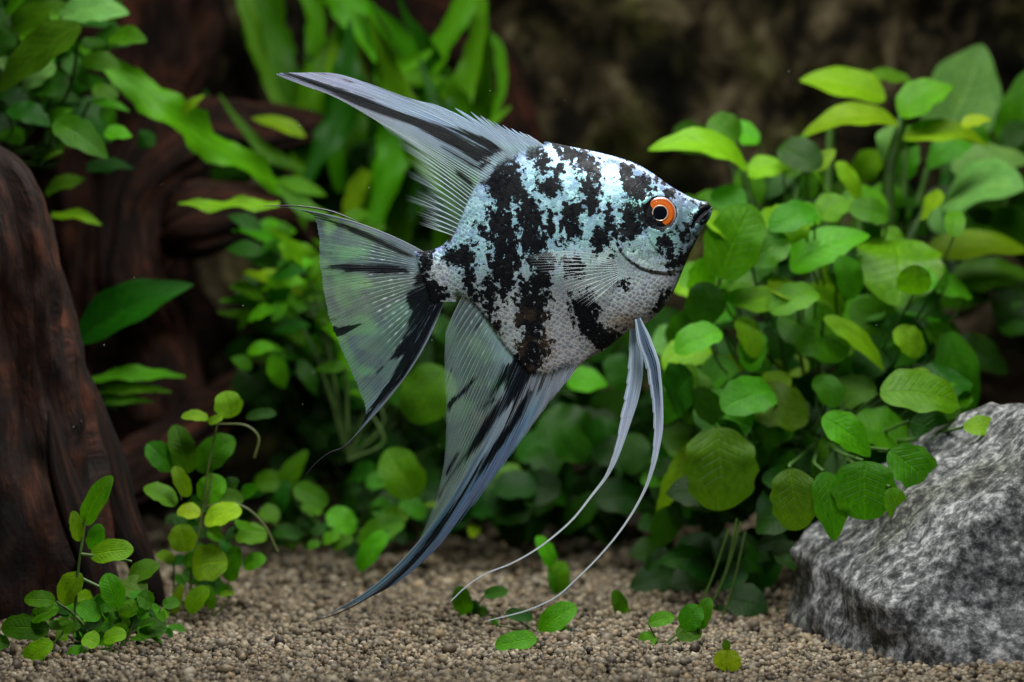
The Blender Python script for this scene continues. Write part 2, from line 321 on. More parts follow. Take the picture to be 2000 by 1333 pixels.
# ------------------------------------------------------------------ bed, rock face
GZ = -0.887
def fbm(p, s, o=5): return mn.fractal(Vector(p) * s, 0.9, 2.1, o)
xs = np.linspace(-5, 5, 90); ys = np.linspace(-2.5, 7, 90)
V = [(x, y, GZ - 0.012 + 0.032 * mn.noise(Vector((x*1.7, y*1.7, 0)))) for x in xs for y in ys]
o = mesh('ground', V, gridfaces(90, 90), m_ground(), smooth=True); o['kind'] = 'structure'
def build_gravel():
    ph = (1 + 5**.5) / 2
    iv = np.array([(-1,ph,0),(1,ph,0),(-1,-ph,0),(1,-ph,0),(0,-1,ph),(0,1,ph),(0,-1,-ph),(0,1,-ph),(ph,0,-1),(ph,0,1),(-ph,0,-1),(-ph,0,1)]) / math.hypot(1, ph)
    jf = np.array([(0,11,5),(0,5,1),(0,1,7),(0,7,10),(0,10,11),(1,5,9),(5,11,4),(11,10,2),(10,7,6),(7,1,8),(3,9,4),(3,4,2),(3,2,6),(3,6,8),(3,8,9),(4,9,5),(2,4,11),(6,2,10),(8,6,7),(9,8,1)])
    pal = np.array([(0.40,0.33,0.235),(0.50,0.43,0.33),(0.29,0.23,0.155),(0.60,0.54,0.45),(0.22,0.165,0.11),(0.40,0.36,0.30),(0.09,0.07,0.05),(0.44,0.33,0.21)])
    P0, R = [], []
    def band(y0, y1, n, r0, r1):
        y = rng.uniform(y0, y1, n); hw = (y + D) * 0.2417 * 1.35
        x = rng.uniform(-1, 1, n) * hw
        r = r0 * (r1 / r0) ** (rng.random(n) ** 1.6); P0.append(np.c_[x, y, GZ + r*rng.uniform(-0.1, 1.0, n)]); R.append(r)
    band(-1.2, -0.5, 12000, 0.006, 0.015); band(-0.5, 0.5, 34000, 0.0058, 0.015); band(0.5, 1.6, 27000, 0.0068, 0.017); band(-0.6, 1.8, 700, 0.015, 0.027); band(1.6, 3.2, 12000, 0.013, 0.028); band(3.2, 5.0, 4000, 0.02, 0.04)
    p = np.concatenate(P0); r = np.concatenate(R); n = len(r)
    p[:, 2] += 0.032 * np.array([mn.noise(Vector((a*1.7, b*1.7, 0))) for a, b, _ in p]) - 0.006
    q = rng.normal(size=(n, 4)); q /= np.linalg.norm(q, axis=1)[:, None]; a, b, c, d = q.T
    Rm = np.stack([1-2*(c*c+d*d), 2*(b*c-a*d), 2*(b*d+a*c), 2*(b*c+a*d), 1-2*(b*b+d*d), 2*(c*d-a*b), 2*(b*d-a*c), 2*(c*d+a*b), 1-2*(b*b+c*c)], -1).reshape(n, 3, 3)
    sh = iv[None] * rng.uniform(0.6, 1.2, (n, 1, 3)) * rng.uniform(0.78, 1.15, (n, 12, 1)) * r[:, None, None]
    V = np.einsum('nij,nkj->nki', Rm, sh) + p[:, None]
    F = (jf[None] + 12 * np.arange(n)[:, None, None]).reshape(-1, 3)
    c = pal[rng.choice(8, n, p=[.2, .15, .17, .08, .14, .1, .1, .06])] * rng.uniform(0.2, 0.6, (n, 1)) * np.array((1.0, 0.975, 0.86))
    C = np.repeat(np.c_[c, np.ones(n)], 12, 0)
    o = mesh('gravel', V.reshape(-1, 3), F, m_gravel(), smooth=True, attrs={'col': C}, kind='stuff')
    tag(o, 'pale beige gravel covering the bed of the tank', 'gravel')
build_gravel()
def build_wall():
    nx, nz = 170, 90; V = []
    for x in np.linspace(-4, 4, nx):
        for z in np.linspace(-1.3, 2.9, nz):
            y = 5.6 + 0.55*fbm((x, 3, z*0.8), 0.9) + 0.14*fbm((x, 9, z), 3.2)
            V.append((x, y, z))
    o = mesh('rock_wall', V, gridfaces(nx, nz), m_wall())
    tag(o, 'dark brown rock face with moss behind all the plants', 'rock face')
build_wall()

# ------------------------------------------------------------------ boulder and wood
def ico(sub):
    import bmesh
    bm = bmesh.new(); bmesh.ops.create_icosphere(bm, subdivisions=sub, radius=1)
    V = np.array([v.co[:] for v in bm.verts]); F = np.array([[v.index for v in f.verts] for f in bm.faces]); bm.free(); return V, F
def boulder(name, c, r, label, mat, sub=6, amp=0.16, seed=0, flat=()):
    V, F = ico(sub); out = []
    for v in V:
        d = 1.0
        for nx, ny, nz, lim in flat:
            k = v[0]*nx + v[1]*ny + v[2]*nz
            if k > lim: d = min(d, lim / k)
        k = d * (1 + amp*fbm(v + seed, 1.4) + amp*0.4*fbm(v + seed, 4.5) + amp*0.13*fbm(v + seed, 14))
        out.append((c[0] + v[0]*r[0]*k, c[1] + v[1]*r[1]*k, c[2] + v[2]*r[2]*k))
    o = mesh(name, np.array(out), F, mat); tag(o, label, 'rock'); return o
M_ROCK = m_rock()
boulder('boulder', (1.59, 0.43, -0.87), (0.78, 0.80, 0.70), 'grey speckled boulder on the gravel under the leafy bush', M_ROCK, 6, 0.07, 3.1, ((-0.97, -0.2, 0.1, 0.84), (-0.66, -0.2, 0.72, 0.74), (0.0, -0.9, 0.43, 0.78)))
M_BEIGE = m_plain('beige_stone', (0.34, 0.28, 0.2), 0.8)
boulder('stone', tuple(P(1195, 975, 3.2)), (0.26, 0.2, 0.15), 'small beige stone on the bed behind the pelvic fins', M_BEIGE, 4, 0.25, 8.3)
boulder('stone', tuple(P(1935, 700, 2.9)), (0.35, 0.25, 0.22), 'dark brown stone between the bush and boulder', m_plain('brown_stone', (0.07, 0.045, 0.025), 0.85), 4, 0.3, 5.3)
def log(name, pts, rad, Y, label=None, mat=None, parent=None, seed=0.0, amp=0.25, sides=64, n=110, flat=0.8, knots=()):
    """pts in photo pixels (x, y[, dY]); rad in pixels"""
    p = np.array([P(q[0], q[1], Y + (q[2] if len(q) > 2 else 0))[:] for q in pts]); L = np.r_[0, np.cumsum(np.linalg.norm(np.diff(p, axis=0), axis=1))]
    t = np.linspace(0, 1, n); c = spline(L/L[-1], p, t); r = spline(L/L[-1], np.array(rad, float), t) * (Y + D)/FPX
    tg = np.gradient(c, axis=0); tg /= np.linalg.norm(tg, axis=1)[:, None]
    V = np.zeros((n, sides, 3)); U = np.zeros((n, sides, 3))
    for i in range(n):
        a = np.cross(tg[i], (0.05, 1, 0.03)); a /= np.linalg.norm(a); b = np.cross(tg[i], a)
        for j in range(sides):
            th = 2*math.pi*j/sides; d = math.cos(th)*a + math.sin(th)*b*flat
            q = Vector((math.cos(th)*1.5, t[i]*L[-1]*1.5, math.sin(th)*1.5 + seed))
            w = mn.noise(Vector((math.cos(th)*5 + 2*mn.noise(q), t[i]*L[-1]*1.4, math.sin(th)*5 + seed)))
            k = 1 + amp*mn.fractal(q, 1, 2, 4) + 0.12*amp/0.25*w + 0.05*mn.noise(Vector((math.cos(th)*6, t[i]*L[-1]*6, math.sin(th)*6 + seed))) + 0.03*mn.noise(Vector((math.cos(th)*16, t[i]*L[-1]*5, math.sin(th)*16 + seed)))
            V[i, j] = c[i] + d*r[i]*k; U[i, j] = (math.cos(th)*0.5, t[i]*L[-1], math.sin(th)*0.5 + seed)
    Vx = V.reshape(-1, 3); F = []
    for i in range(n - 1):
        for j in range(sides): F.append((i*sides + j, i*sides + (j+1) % sides, (i+1)*sides + (j+1) % sides, (i+1)*sides + j))
    # close the ends with a centre point each
    ends = np.array([c[0], c[-1]]); k = len(Vx); Vx = np.r_[Vx, ends]; Uv = np.r_[U.reshape(-1, 3), [[0, 0, seed]], [[0, L[-1], seed]]]
    for j in range(sides): F.append((k, (j+1) % sides, j, j)); F.append((k+1, (n-1)*sides + j, (n-1)*sides + (j+1) % sides, (n-1)*sides + (j+1) % sides))
    F = np.array(F); T = np.r_[F[:, [0, 1, 2]], F[F[:, 2] != F[:, 3]][:, [0, 2, 3]]]
    o = mesh(name, Vx, T, mat, parent, attrs={'puv': Uv})
    if label: tag(o, label, 'driftwood')
    return o
M_WOOD = m_wood('driftwood', (0.004, 0.0018, 0.0012), (0.026, 0.008, 0.0035), (0.13, 0.038, 0.014))
M_WOOD2 = m_wood('far_driftwood', (0.005, 0.0025, 0.0015), (0.035, 0.012, 0.006), (0.15, 0.048, 0.025))
dw = thing('driftwood', 'large dark brown driftwood trunk standing at the left edge', 'driftwood', P(60, 1200, 0.9))
log('trunk', [(-70, 285), (-50, 350), (-30, 470), (-15, 640), (0, 800), (10, 960), (20, 1130), (25, 1290)], [50, 105, 135, 148, 160, 185, 212, 235], 0.9, mat=M_WOOD, parent=dw, seed=1.3, amp=0.3, sides=90, n=150)
log('root', [(150, 690), (170, 800), (205, 900), (240, 1010), (285, 1120), (320, 1200)], [4, 30, 36, 30, 26, 10], 0.95, mat=M_WOOD, parent=dw, seed=4.3, sides=32)
log('root', [(95, 800), (120, 930), (150, 1020), (190, 1120), (200, 1220)], [3, 26, 30, 34, 30], 0.65, mat=M_WOOD, parent=dw, seed=7.7, sides=32)
dw2 = thing('driftwood', 'reddish brown arched driftwood root behind the wavy strap leaf', 'driftwood', P(300, 800, 3.2))
log('branch', [(640, 250), (500, 250, .1), (380, 265), (300, 320), (255, 420), (260, 540), (300, 640, .2), (330, 800, .3)], [20, 50, 62, 66, 60, 66, 70, 90], 3.2, mat=M_WOOD2, parent=dw2, seed=2.2, amp=0.35)
log('branch', [(330, 460, .2), (400, 430), (470, 420), (560, 470, .3), (620, 560, .6)], [50, 72, 60, 55, 40], 3.1, mat=M_WOOD2, parent=dw2, seed=5.2, amp=0.4)
log('branch', [(215, 960, -.6), (330, 880, -.3), (450, 800), (600, 700), (760, 600, .4)], [44, 50, 52, 48, 40], 3.0, mat=M_WOOD2, parent=dw2, seed=9.2, amp=0.35)
log('driftwood', [(260, -120), (270, 60), (250, 220), (230, 400), (230, 620), (250, 900)], [120, 150, 120, 130, 150, 190], 4.5, 'dark driftwood stump in the gloom behind the arched root', M_WOOD2, seed=3.9, amp=0.45, n=90)
log('driftwood', [(640, -60), (780, 25), (870, 60), (960, 130), (1010, 260), (1030, 420)], [60, 62, 60, 46, 40, 50], 4.6, 'brown driftwood branch behind the strap leaves at the top', M_WOOD2, seed=6.1, amp=0.35, n=80)
# ------------------------------------------------------------------ plants
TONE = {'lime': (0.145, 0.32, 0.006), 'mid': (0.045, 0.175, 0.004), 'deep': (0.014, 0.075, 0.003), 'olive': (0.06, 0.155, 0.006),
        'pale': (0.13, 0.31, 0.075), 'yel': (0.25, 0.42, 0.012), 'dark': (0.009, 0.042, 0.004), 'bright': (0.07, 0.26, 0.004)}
def prof(kind, t):
    if kind == 'oval': return (1 - np.abs(2*np.clip(t, 0, 1)**0.93 - 1)**2.3)**0.52
    if kind == 'ovate': return np.sin(np.pi*np.clip(t, 0, 1)**0.72)**0.72
    if kind == 'spoon': return 0.08 + 0.95*np.sin(np.pi * t**1.5)**0.75 * (t < 1)
    if kind == 'lance': return np.sin(np.pi * t**0.8)**0.85
    return np.sin(np.pi * t)**0.5
def leaf(parent, z, b, t, w, Y, dy=0.0, up=None, tone='mid', kind='ovate', arch=0.1, fold=0.12, wavy=0.06, nl=22, nw=11, name='leaf'):
    b2 = Z(z, *b); t2 = Z(z, *t); sc = ZOOM[z][2]
    B = np.array(P(b2[0], b2[1], Y)); T = np.array(P(t2[0], t2[1], Y + dy)); wd = w / sc * (Y + D)/FPX
    ax = T - B; L = np.linalg.norm(ax); ax /= L
    u = random.uniform(0.35, 0.85) if up is None else up
    n0 = np.array([random.uniform(-0.22, 0.22), -math.sqrt(max(0.05, 1 - u*u)), u])
    wv = np.cross(ax, n0); wv /= np.linalg.norm(wv); nn = np.cross(wv, ax)
    if nn @ n0 < 0: nn = -nn
    # keep the width as seen from in front
    pa = np.array([ax[0], 0, ax[2]]); pa /= np.linalg.norm(pa) + 1e-9; perp = np.array([-pa[2], 0, pa[0]])
    wd = wd / max(0.5, abs(wv @ perp))
    tt = 0.5 - 0.5*np.cos(np.pi*np.linspace(0, 1, nl)); ss = np.linspace(-1, 1, nw); p = prof(kind, tt)
    p = np.maximum(p, 0.02); ph = random.uniform(0, 6.3); fr = random.uniform(2.2, 4.2); ar = arch * L; sk = random.uniform(-0.1, 0.1)
    V = np.zeros((nl, nw, 3)); U = np.zeros((nl, nw, 3))
    for i, a in enumerate(tt):
        for j, s in enumerate(ss):
            hw = 0.5*wd*p[i]*(1 + 0.06*math.sin(fr*2*a*3 + ph + (1 if s > 0 else 0)))
            h = ar*4*a*(1 - a) + fold*hw*(abs(s)**1.3) * (1 if fold > 0 else 1) + wavy*hw*abs(s)*math.sin(fr*a*6.28/1.6 + ph + (1.3 if s > 0 else 0))
            V[i, j] = B + ax*L*a + wv*(hw*s + sk*L*0.6*4*a*(1-a)*0.5) + nn*h
            U[i, j] = (s, a, 0)
    return mesh(name, V.reshape(-1, 3), gridfaces(nl, nw), M_LEAF, parent, attrs={'puv': U.reshape(-1, 3)}, color=TONE[tone])
def ribbon(parent, z, pts, ws, Y, dys=None, tone='mid', wavy=0.25, up=0.25, nl=40, nw=9, fold=0.15, freq=5):
    sc = ZOOM[z][2]; q = [Z(z, *p) for p in pts]; dys = dys or [0]*len(pts)
    p = np.array([P(a[0], a[1], Y + d)[:] for a, d in zip(q, dys)]); L = np.r_[0, np.cumsum(np.linalg.norm(np.diff(p, axis=0), axis=1))]
    t = np.linspace(0, 1, nl); c = spline(L/L[-1], p, t); w = np.maximum(spline(L/L[-1], np.array(ws, float), t), 1)/sc*(Y + D)/FPX
    tg = np.gradient(c, axis=0); tg /= np.linalg.norm(tg, axis=1)[:, None]
    n0 = np.array([0.1, -math.sqrt(1 - up*up), up]); V = np.zeros((nl, nw, 3)); U = np.zeros((nl, nw, 3)); ph = random.uniform(0, 6)
    for i in range(nl):
        wv = np.cross(tg[i], n0); wv /= np.linalg.norm(wv); nn = np.cross(wv, tg[i])
        if nn @ n0 < 0: nn = -nn
        for j, s in enumerate(np.linspace(-1, 1, nw)):
            x = t[i]*L[-1]*freq*2; hw = 0.5*w[i]*(1 + 0.1*math.sin(x*2.1 + ph + s) + 0.05*math.sin(x*5.3 + 2*s))
            V[i, j] = c[i] + wv*hw*s + nn*(hw*fold*abs(s)**1.4 + wavy*hw*abs(s)**2*math.sin(x + ph + (1.2 if s > 0 else 0)))
            U[i, j] = (s, t[i], 0)
    return mesh('leaf', V.reshape(-1, 3), gridfaces(nl, nw), M_LEAF, parent, attrs={'puv': U.reshape(-1, 3)}, color=TONE[tone])
def stem(parent, z, pts, r, Y, col=(0.05, 0.13, 0.02), dys=None, n=16, name='stem'):
    dys = dys or [0]*len(pts); q = [Z(z, *p) for p in pts]
    p = along([P(a[0], a[1], Y + d)[:] for a, d in zip(q, dys)], n)
    k = (Y + D)/FPX; V, F = tube(p, np.linspace(r[0], r[1], n)*k, 7)
    return mesh(name, V, F, M_STEM, parent, color=col)
def petiole(parent, z, b, core, Y, Yc, r=3.2, col=(0.05, 0.13, 0.02), frac=0.8):
    b2 = Z(z, *b); B = np.array(P(b2[0], b2[1], Y)); C = np.array(P(core[0], core[1], Yc))
    E = B + (C - B)*frac; m = (B + E)/2 + np.array([(B - E)[0]*0.15, 0.03, -0.12*abs(B[0] - E[0])])
    p = along([B, m, E], 9); V, F = tube(p, np.linspace(r, r*1.3, 9)*(Y + D)/FPX, 6)
    return mesh('stem', V, F, M_STEM, parent, color=col)
def bush(root, z, rows, core, Yc, pet=True, **kw):
    for r in rows:
        b, t, w, Y, tone = r[:5]; ex = dict(kw); ex.update(r[5] if len(r) > 5 else {})
        leaf(root, z, b, t, w, Y, tone=tone, **ex)
        if pet: petiole(root, z, b, core, Y, Yc)
def scatter(root, n, x0, x1, y0, y1, Y0, Y1, size, tones, core=None, kind='ovate', hang=0.5, asp=(0.55, 0.8)):
    for _ in range(n):
        x, y = random.uniform(x0, x1), random.uniform(y0, y1); Y = random.uniform(Y0, Y1); L = random.uniform(*size)
        a = random.uniform(-0.5, math.pi + 0.5); dx, dyy = math.cos(a), abs(math.sin(a)) if random.random() < hang else -abs(math.sin(a))*0.7
        leaf(root, '0', (x, y), (x + dx*L, y + dyy*L), L*random.uniform(*asp), Y, dy=random.uniform(-0.1, 0.1), tone=random.choice(tones), kind=kind, nl=14, nw=9)
        if core: petiole(root, '0', (x, y), core, Y, core[2], 2.2, frac=random.uniform(0.3, 0.7))

# tall broad-leaved plant, upper right
pl = thing('broadleaf_plant', 'tall broad-leaved plant with pale lime top leaves, right of the fish mouth', 'plant', P(1640, 900, 2.0))
bush(pl, 'U', [
 ((545, 650), (40, 548), 150, 1.7, 'lime', dict(arch=0.2, up=0.75, dy=-0.1)), ((530, 665), (748, 640), 120, 1.75, 'lime', dict(arch=0.12, up=0.7)),
 ((1230, 285), (800, 200), 190, 2.1, 'lime', dict(up=0.75, arch=0.08)), ((1295, 420), (800, 490), 130, 1.9, 'lime', dict(arch=0.2, up=0.8)),
 ((1360, 205), (1080, 205), 85, 2.3, 'olive', dict(up=0.85)), ((1300, 375), (1568, 228), 175, 1.9, 'bright', dict(up=0.7, arch=0.12)),
 ((1290, 430), (1225, 610), 150, 2.0, 'pale', dict(up=0.5)), ((1315, 490), (1750, 535), 130, 1.9, 'lime', dict(arch=0.16, up=0.8)),
 ((1610, 430), (1760, 395), 66, 1.8, 'yel', dict(up=0.8)), ((985, 605), (1110, 835), 95, 1.7, 'lime', dict(up=0.55)),
 ((865, 650), (980, 545), 85, 1.8, 'lime', {}), ((715, 590), (835, 475), 85, 1.8, 'mid', {}), ((720, 680), (850, 610), 60, 1.9, 'mid', {}),
 ((905, 900), (735, 865), 120, 1.5, 'bright', dict(up=0.7)), ((890, 880), (1050, 800), 150, 1.55, 'bright', dict(up=0.7)),
 ((400, 1190), (560, 822), 285, 1.1, 'bright', dict(up=0.45, kind='oval', arch=0.06, fold=0.06)),
 ((755, 1150), (1150, 975), 185, 1.35, 'bright', dict(up=0.7, arch=0.14)),
 ((1270, 1000), (1290, 1330), 420, 1.5, 'bright', dict(up=0.6, kind='oval', dy=-0.25)),
 ((610, 830), (722, 765), 85, 2.1, 'mid', {}), ((420, 1220), (690, 1120), 180, 1.5, 'deep', {}),
 ((160, 1230), (405, 1215), 180, 1.6, 'lime', dict(up=0.7)), ((1320, 530), (1420, 430), 110, 2.0, 'mid', {}),
 ((1310, 700), (1390, 520), 110, 2.2, 'mid', {}), ((1650, 470), (1440, 640), 150, 2.3, 'mid', {}), ((1210, 960), (1330, 1010), 90, 1.6, 'bright', {}),
 ((1120, 940), (1240, 700), 150, 2.5, 'deep', {}), ((640, 1050), (560, 1180), 120, 2.0, 'deep', {}), ((820, 700), (740, 850), 110, 2.3, 'deep', {}),
], (1640, 700), 2.1, pet=False)
for s, r, Y in (([(1325, 360), (1290, 480), (1250, 640), (1240, 800), (1240, 1000)], (11, 15), 1.95), ([(955, 380), (950, 560), (940, 760), (930, 960)], (9, 8), 2.1),
                ([(520, 650), (540, 760), (600, 920), (660, 1060), (690, 1250)], (9, 7), 1.75), ([(790, 490), (790, 760), (740, 900), (720, 1250)], (5, 7), 1.9),
                ([(1100, 830), (1100, 960), (1080, 1200)], (4, 5), 1.7), ([(1500, 760), (1400, 900), (1330, 1050), (1250, 1250)], (7, 9), 2.1),
                ([(1440, 640), (1390, 820), (1330, 1020)], (7, 8), 2.2), ([(890, 890), (900, 1050), (880, 1250)], (4, 6), 1.6), ([(400, 1180), (380, 1333)], (4, 6), 1.3),
                ([(1330, 530), (1320, 760), (1300, 1000)], (8, 9), 2.2)):
    stem(pl, 'U', s, r, Y)
scatter(pl, 55, 1370, 1900, 400, 800, 1.0, 1.9, (65, 110), ('bright', 'mid', 'mid', 'bright', 'lime'), hang=0.5, kind='oval', core=(1640, 800, 2.0))
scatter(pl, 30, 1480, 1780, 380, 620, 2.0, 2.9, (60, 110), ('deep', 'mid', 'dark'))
# big pale leaves at the far right
pr_ = thing('broadleaf_plant', 'large-leaved plant with wide pale leaves at the right edge behind', 'plant', P(1930, 800, 3.0))
bush(pr_, 'U', [
 ((1500, 500), (1715, 18), 400, 3.0, 'pale', dict(up=0.45, kind='ovate', arch=0.04)), ((1890, 640), (1960, 130), 260, 2.8, 'mid', dict(up=0.45)),
 ((1520, 800), (1930, 740), 260, 2.4, 'pale', dict(up=0.7, dy=-0.2)), ((1560, 650), (1960, 600), 170, 2.5, 'pale', dict(up=0.75)),
 ((1420, 1080), (1960, 1060), 150, 2.1, 'lime', dict(up=0.8, arch=0.1)), ((1560, 1210), (1960, 1180), 170, 2.2, 'mid', dict(up=0.7)),
 ((1440, 900), (1690, 950), 170, 2.5, 'pale', {}), ((1740, 880), (1960, 1040), 220, 2.6, 'mid', {}), ((1600, 990), (1850, 1000), 130, 2.3, 'lime', {}),
 ((1700, 600), (1500, 720), 140, 2.6, 'deep', {}), ((1600, 420), (1750, 620), 160, 2.7, 'mid', {}), ((1940, 420), (1790, 540), 130, 2.7, 'deep', {})], (1900, 560), 2.9)
scatter(pr_, 22, 1780, 2010, 380, 640, 2.5, 3.3, (80, 130), ('deep', 'mid', 'dark'))
# low dense bush in front of the boulder
lb = thing('broadleaf_bush', 'dense low bush of rounded leaves spilling over the grey boulder', 'plant', P(1620, 1000, 1.6))
bush(lb, 'R', [
 ((655, 160), (985, 345), 260, 1.3, 'mid', dict(up=0.55, kind='oval')), ((870, 170), (1155, 425), 100, 1.2, 'lime', dict(up=0.6)),
 ((590, 220), (720, 420), 130, 1.5, 'deep', {}), ((700, 360), (830, 600), 100, 1.5, 'deep', {}), ((1240, 330), (940, 500), 240, 1.45, 'deep', dict(kind='oval')),
 ((1150, 300), (1440, 330), 250, 1.7, 'deep', dict(kind='oval')), ((1450, 240), (1570, 650), 200, 1.5, 'mid', dict(up=0.4)),
 ((1135, 530), (1508, 580), 195, 0.7, 'bright', dict(up=0.72, kind='oval')), ((865, 638), (1090, 830), 165, 0.6, 'bright', dict(up=0.6, kind='ovate')),
 ((1530, 690), (1748, 722), 95, 0.5, 'lime', dict(up=0.7)), ((800, 645), (455, 560), 210, 1.2, 'olive', dict(up=0.55, kind='oval')),
 ((360, 690), (380, 1085), 345, 0.8, 'olive', dict(up=0.5, kind='oval')), ((330, 730), (80, 1110), 120, 1.3, 'lime', {}),
 ((390, 730), (550, 900), 100, 1.2, 'olive', {}), ((710, 885), (740, 1180), 220, 0.45, 'olive', dict(up=0.4, kind='oval')),
 ((870, 900), (920, 1230), 180, 0.42, 'mid', dict(up=0.35)), ((1060, 850), (1065, 1130), 300, 0.4, 'mid', dict(up=0.5, kind='oval')),
 ((1185, 975), (1245, 1170), 115, 0.32, 'bright', dict(up=0.45)), ((1180, 800), (1420, 1045), 210, 0.42, 'mid', dict(up=0.5)),
 ((1500, 860), (1470, 950), 50, 0.45, 'lime', {}), ((1080, 650), (1185, 700), 70, 1.3, 'deep', {}), ((260, 400), (105, 680), 210, 1.6, 'mid', dict(up=0.4)),
 ((500, 420), (325, 450), 120, 1.6, 'mid', dict(up=0.6)), ((490, 345), (635, 455), 100, 1.4, 'mid', {}), ((60, 320), (265, 255), 140, 1.7, 'pale', dict(up=0.7)),
 ((450, 150), (260, 165), 110, 1.7, 'bright', dict(up=0.6)), ((750, 70), (370, 70), 130, 1.2, 'lime', dict(up=0.6, arch=-0.05)), ((1130, 600), (1340, 690), 130, 1.5, 'deep', {}),
 ((860, 830), (960, 770), 60, 1.3, 'mid', {}), ((60, 1200), (160, 1100), 120, 1.7, 'deep', {}), ((0, 890), (145, 950), 140, 1.9, 'mid', {}),
 ((1060, 170), (1010, 130), 90, 1.9, 'mid', {}), ((1280, 660), (1500, 780), 170, 0.8, 'deep', {}), ((560, 620), (420, 740), 150, 1.7, 'deep', {}),
], (1600, 860), 1.7)
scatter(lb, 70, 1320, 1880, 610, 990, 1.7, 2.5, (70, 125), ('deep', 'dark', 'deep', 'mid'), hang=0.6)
scatter(lb, 55, 1310, 1850, 600, 960, 1.0, 1.8, (75, 130), ('mid', 'deep', 'mid', 'deep'), hang=0.6, core=(1600, 900, 1.7), kind='oval')  # these leaf tones are lowered to stand for shade from the plants above
scatter(pl, 26, 1400, 1800, 250, 560, 1.7, 2.5, (60, 110), ('mid', 'bright', 'lime', 'deep'), hang=0.5, core=(1640, 780, 2.1), kind='oval')
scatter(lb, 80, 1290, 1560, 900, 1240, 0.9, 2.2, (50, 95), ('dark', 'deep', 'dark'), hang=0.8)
bush(lb, 'K', [((400, 210), (400, 500), 250, 1.3, 'deep', dict(up=0.3)), ((120, 300), (60, 480), 130, 1.5, 'dark', {})], (1500, 1000), 1.6, pet=False)
for s in ([(270, 60), (190, 350), (60, 640)], [(300, 120), (215, 480), (110, 780)], [(250, 40), (160, 420), (10, 720)], [(200, 100), (90, 420), (-40, 700)]):
    stem(lb, 'K', s, (2.6, 2.0), 0.75, (0.05, 0.11, 0.015), name='root')
# dark leaf mass behind the fish; leaf tones lowered for shade from plants above
cm = thing('broadleaf_bush', 'dark green bush of round leaves, toned darker for shade, behind the anal and pelvic fins', 'plant', P(1000, 1040, 2.9))
bush(cm, 'M', [
 ((335, 140), (195, 335), 200, 1.9, 'mid', dict(kind='oval', up=0.4)), ((225, 625), (110, 445), 160, 1.7, 'bright', dict(kind='oval', up=0.5)),
 ((50, 660), (135, 690), 70, 1.9, 'mid', {}), ((100, 710), (195, 700), 75, 1.8, 'bright', {}), ((795, 190), (950, 200), 95, 1.9, 'bright', dict(up=0.7)),
 ((690, 330), (880, 470), 200, 2.0, 'deep', dict(kind='oval')), ((520, 560), (655, 580), 110, 2.0, 'olive', {}), ((630, 640), (745, 660), 110, 2.1, 'deep', {}),
 ((980, 540), (1195, 560), 130, 2.0, 'deep', {}), ((880, 330), (1010, 540), 140, 2.2, 'deep', {}), ((420, 770), (470, 745), 45, 2.0, 'yel', {}),
 ((700, 640), (640, 800), 120, 2.4, 'deep', {}), ((480, 700), (560, 660), 80, 2.1, 'mid', {}), ((950, 90), (1060, 250), 120, 2.1, 'deep', {}), ((260, 650), (300, 730), 70, 2.1, 'lime', {}),
], (1000, 900), 2.9, pet=False)
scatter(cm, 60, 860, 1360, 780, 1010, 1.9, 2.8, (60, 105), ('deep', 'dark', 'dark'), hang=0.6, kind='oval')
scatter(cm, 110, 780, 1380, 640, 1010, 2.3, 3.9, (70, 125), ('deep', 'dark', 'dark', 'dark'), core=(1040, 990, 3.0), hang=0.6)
# java-fern like clump left of the caudal fin
fn = thing('crinkled_fern', 'crinkled mid-green fern with narrow wavy leaves behind the tail fin', 'plant', P(640, 1000, 2.6))
for (b, t, w, Y, tone) in [((640, 560), (525, 448), 60, 2.1, 'bright'), ((570, 480), (455, 452), 40, 2.2, 'mid'), ((590, 570), (470, 535), 42, 2.2, 'lime'),
  ((580, 620), (430, 588), 44, 2.2, 'mid'), ((600, 670), (425, 610), 44, 2.3, 'mid'), ((640, 600), (500, 600), 44, 2.4, 'mid'), ((640, 700), (470, 660), 46, 2.4, 'deep'),
  ((690, 720), (630, 640), 60, 2.0, 'bright'), ((620, 720), (520, 690), 40, 2.3, 'deep'), ((700, 650), (540, 640), 50, 2.5, 'deep'), ((690, 560), (610, 470), 55, 2.5, 'mid'),
  ((650, 520), (470, 495), 40, 2.6, 'lime'), ((720, 760), (570, 730), 50, 2.4, 'deep'), ((760, 700), (660, 560), 60, 2.7, 'deep'), ((720, 800), (690, 770), 40, 2.0, 'mid')]:
    c = ((b[0] + t[0])/2, (b[1] + t[1])/2 - 10); wv = 0.5
    ribbon(fn, '0', [b, c, t], [w*0.5, w, w*0.15], Y, [0.1, 0, -0.15], tone, wavy=0.35, up=0.6, nl=26, freq=14)
    stem(fn, '0', [b, (b[0] + 30, b[1] + 60), (680, 900)], (3, 4), Y + 0.1, (0.04, 0.09, 0.015))
scatter(fn, 70, 455, 700, 430, 740, 1.9, 2.6, (45, 85), ('mid', 'bright', 'deep', 'mid'), hang=0.3, kind='lance', asp=(0.35, 0.55))
scatter(fn, 95, 520, 880, 540, 1000, 2.5, 3.8, (55, 105), ('deep', 'dark', 'dark', 'deep'), core=(680, 950, 3.0))
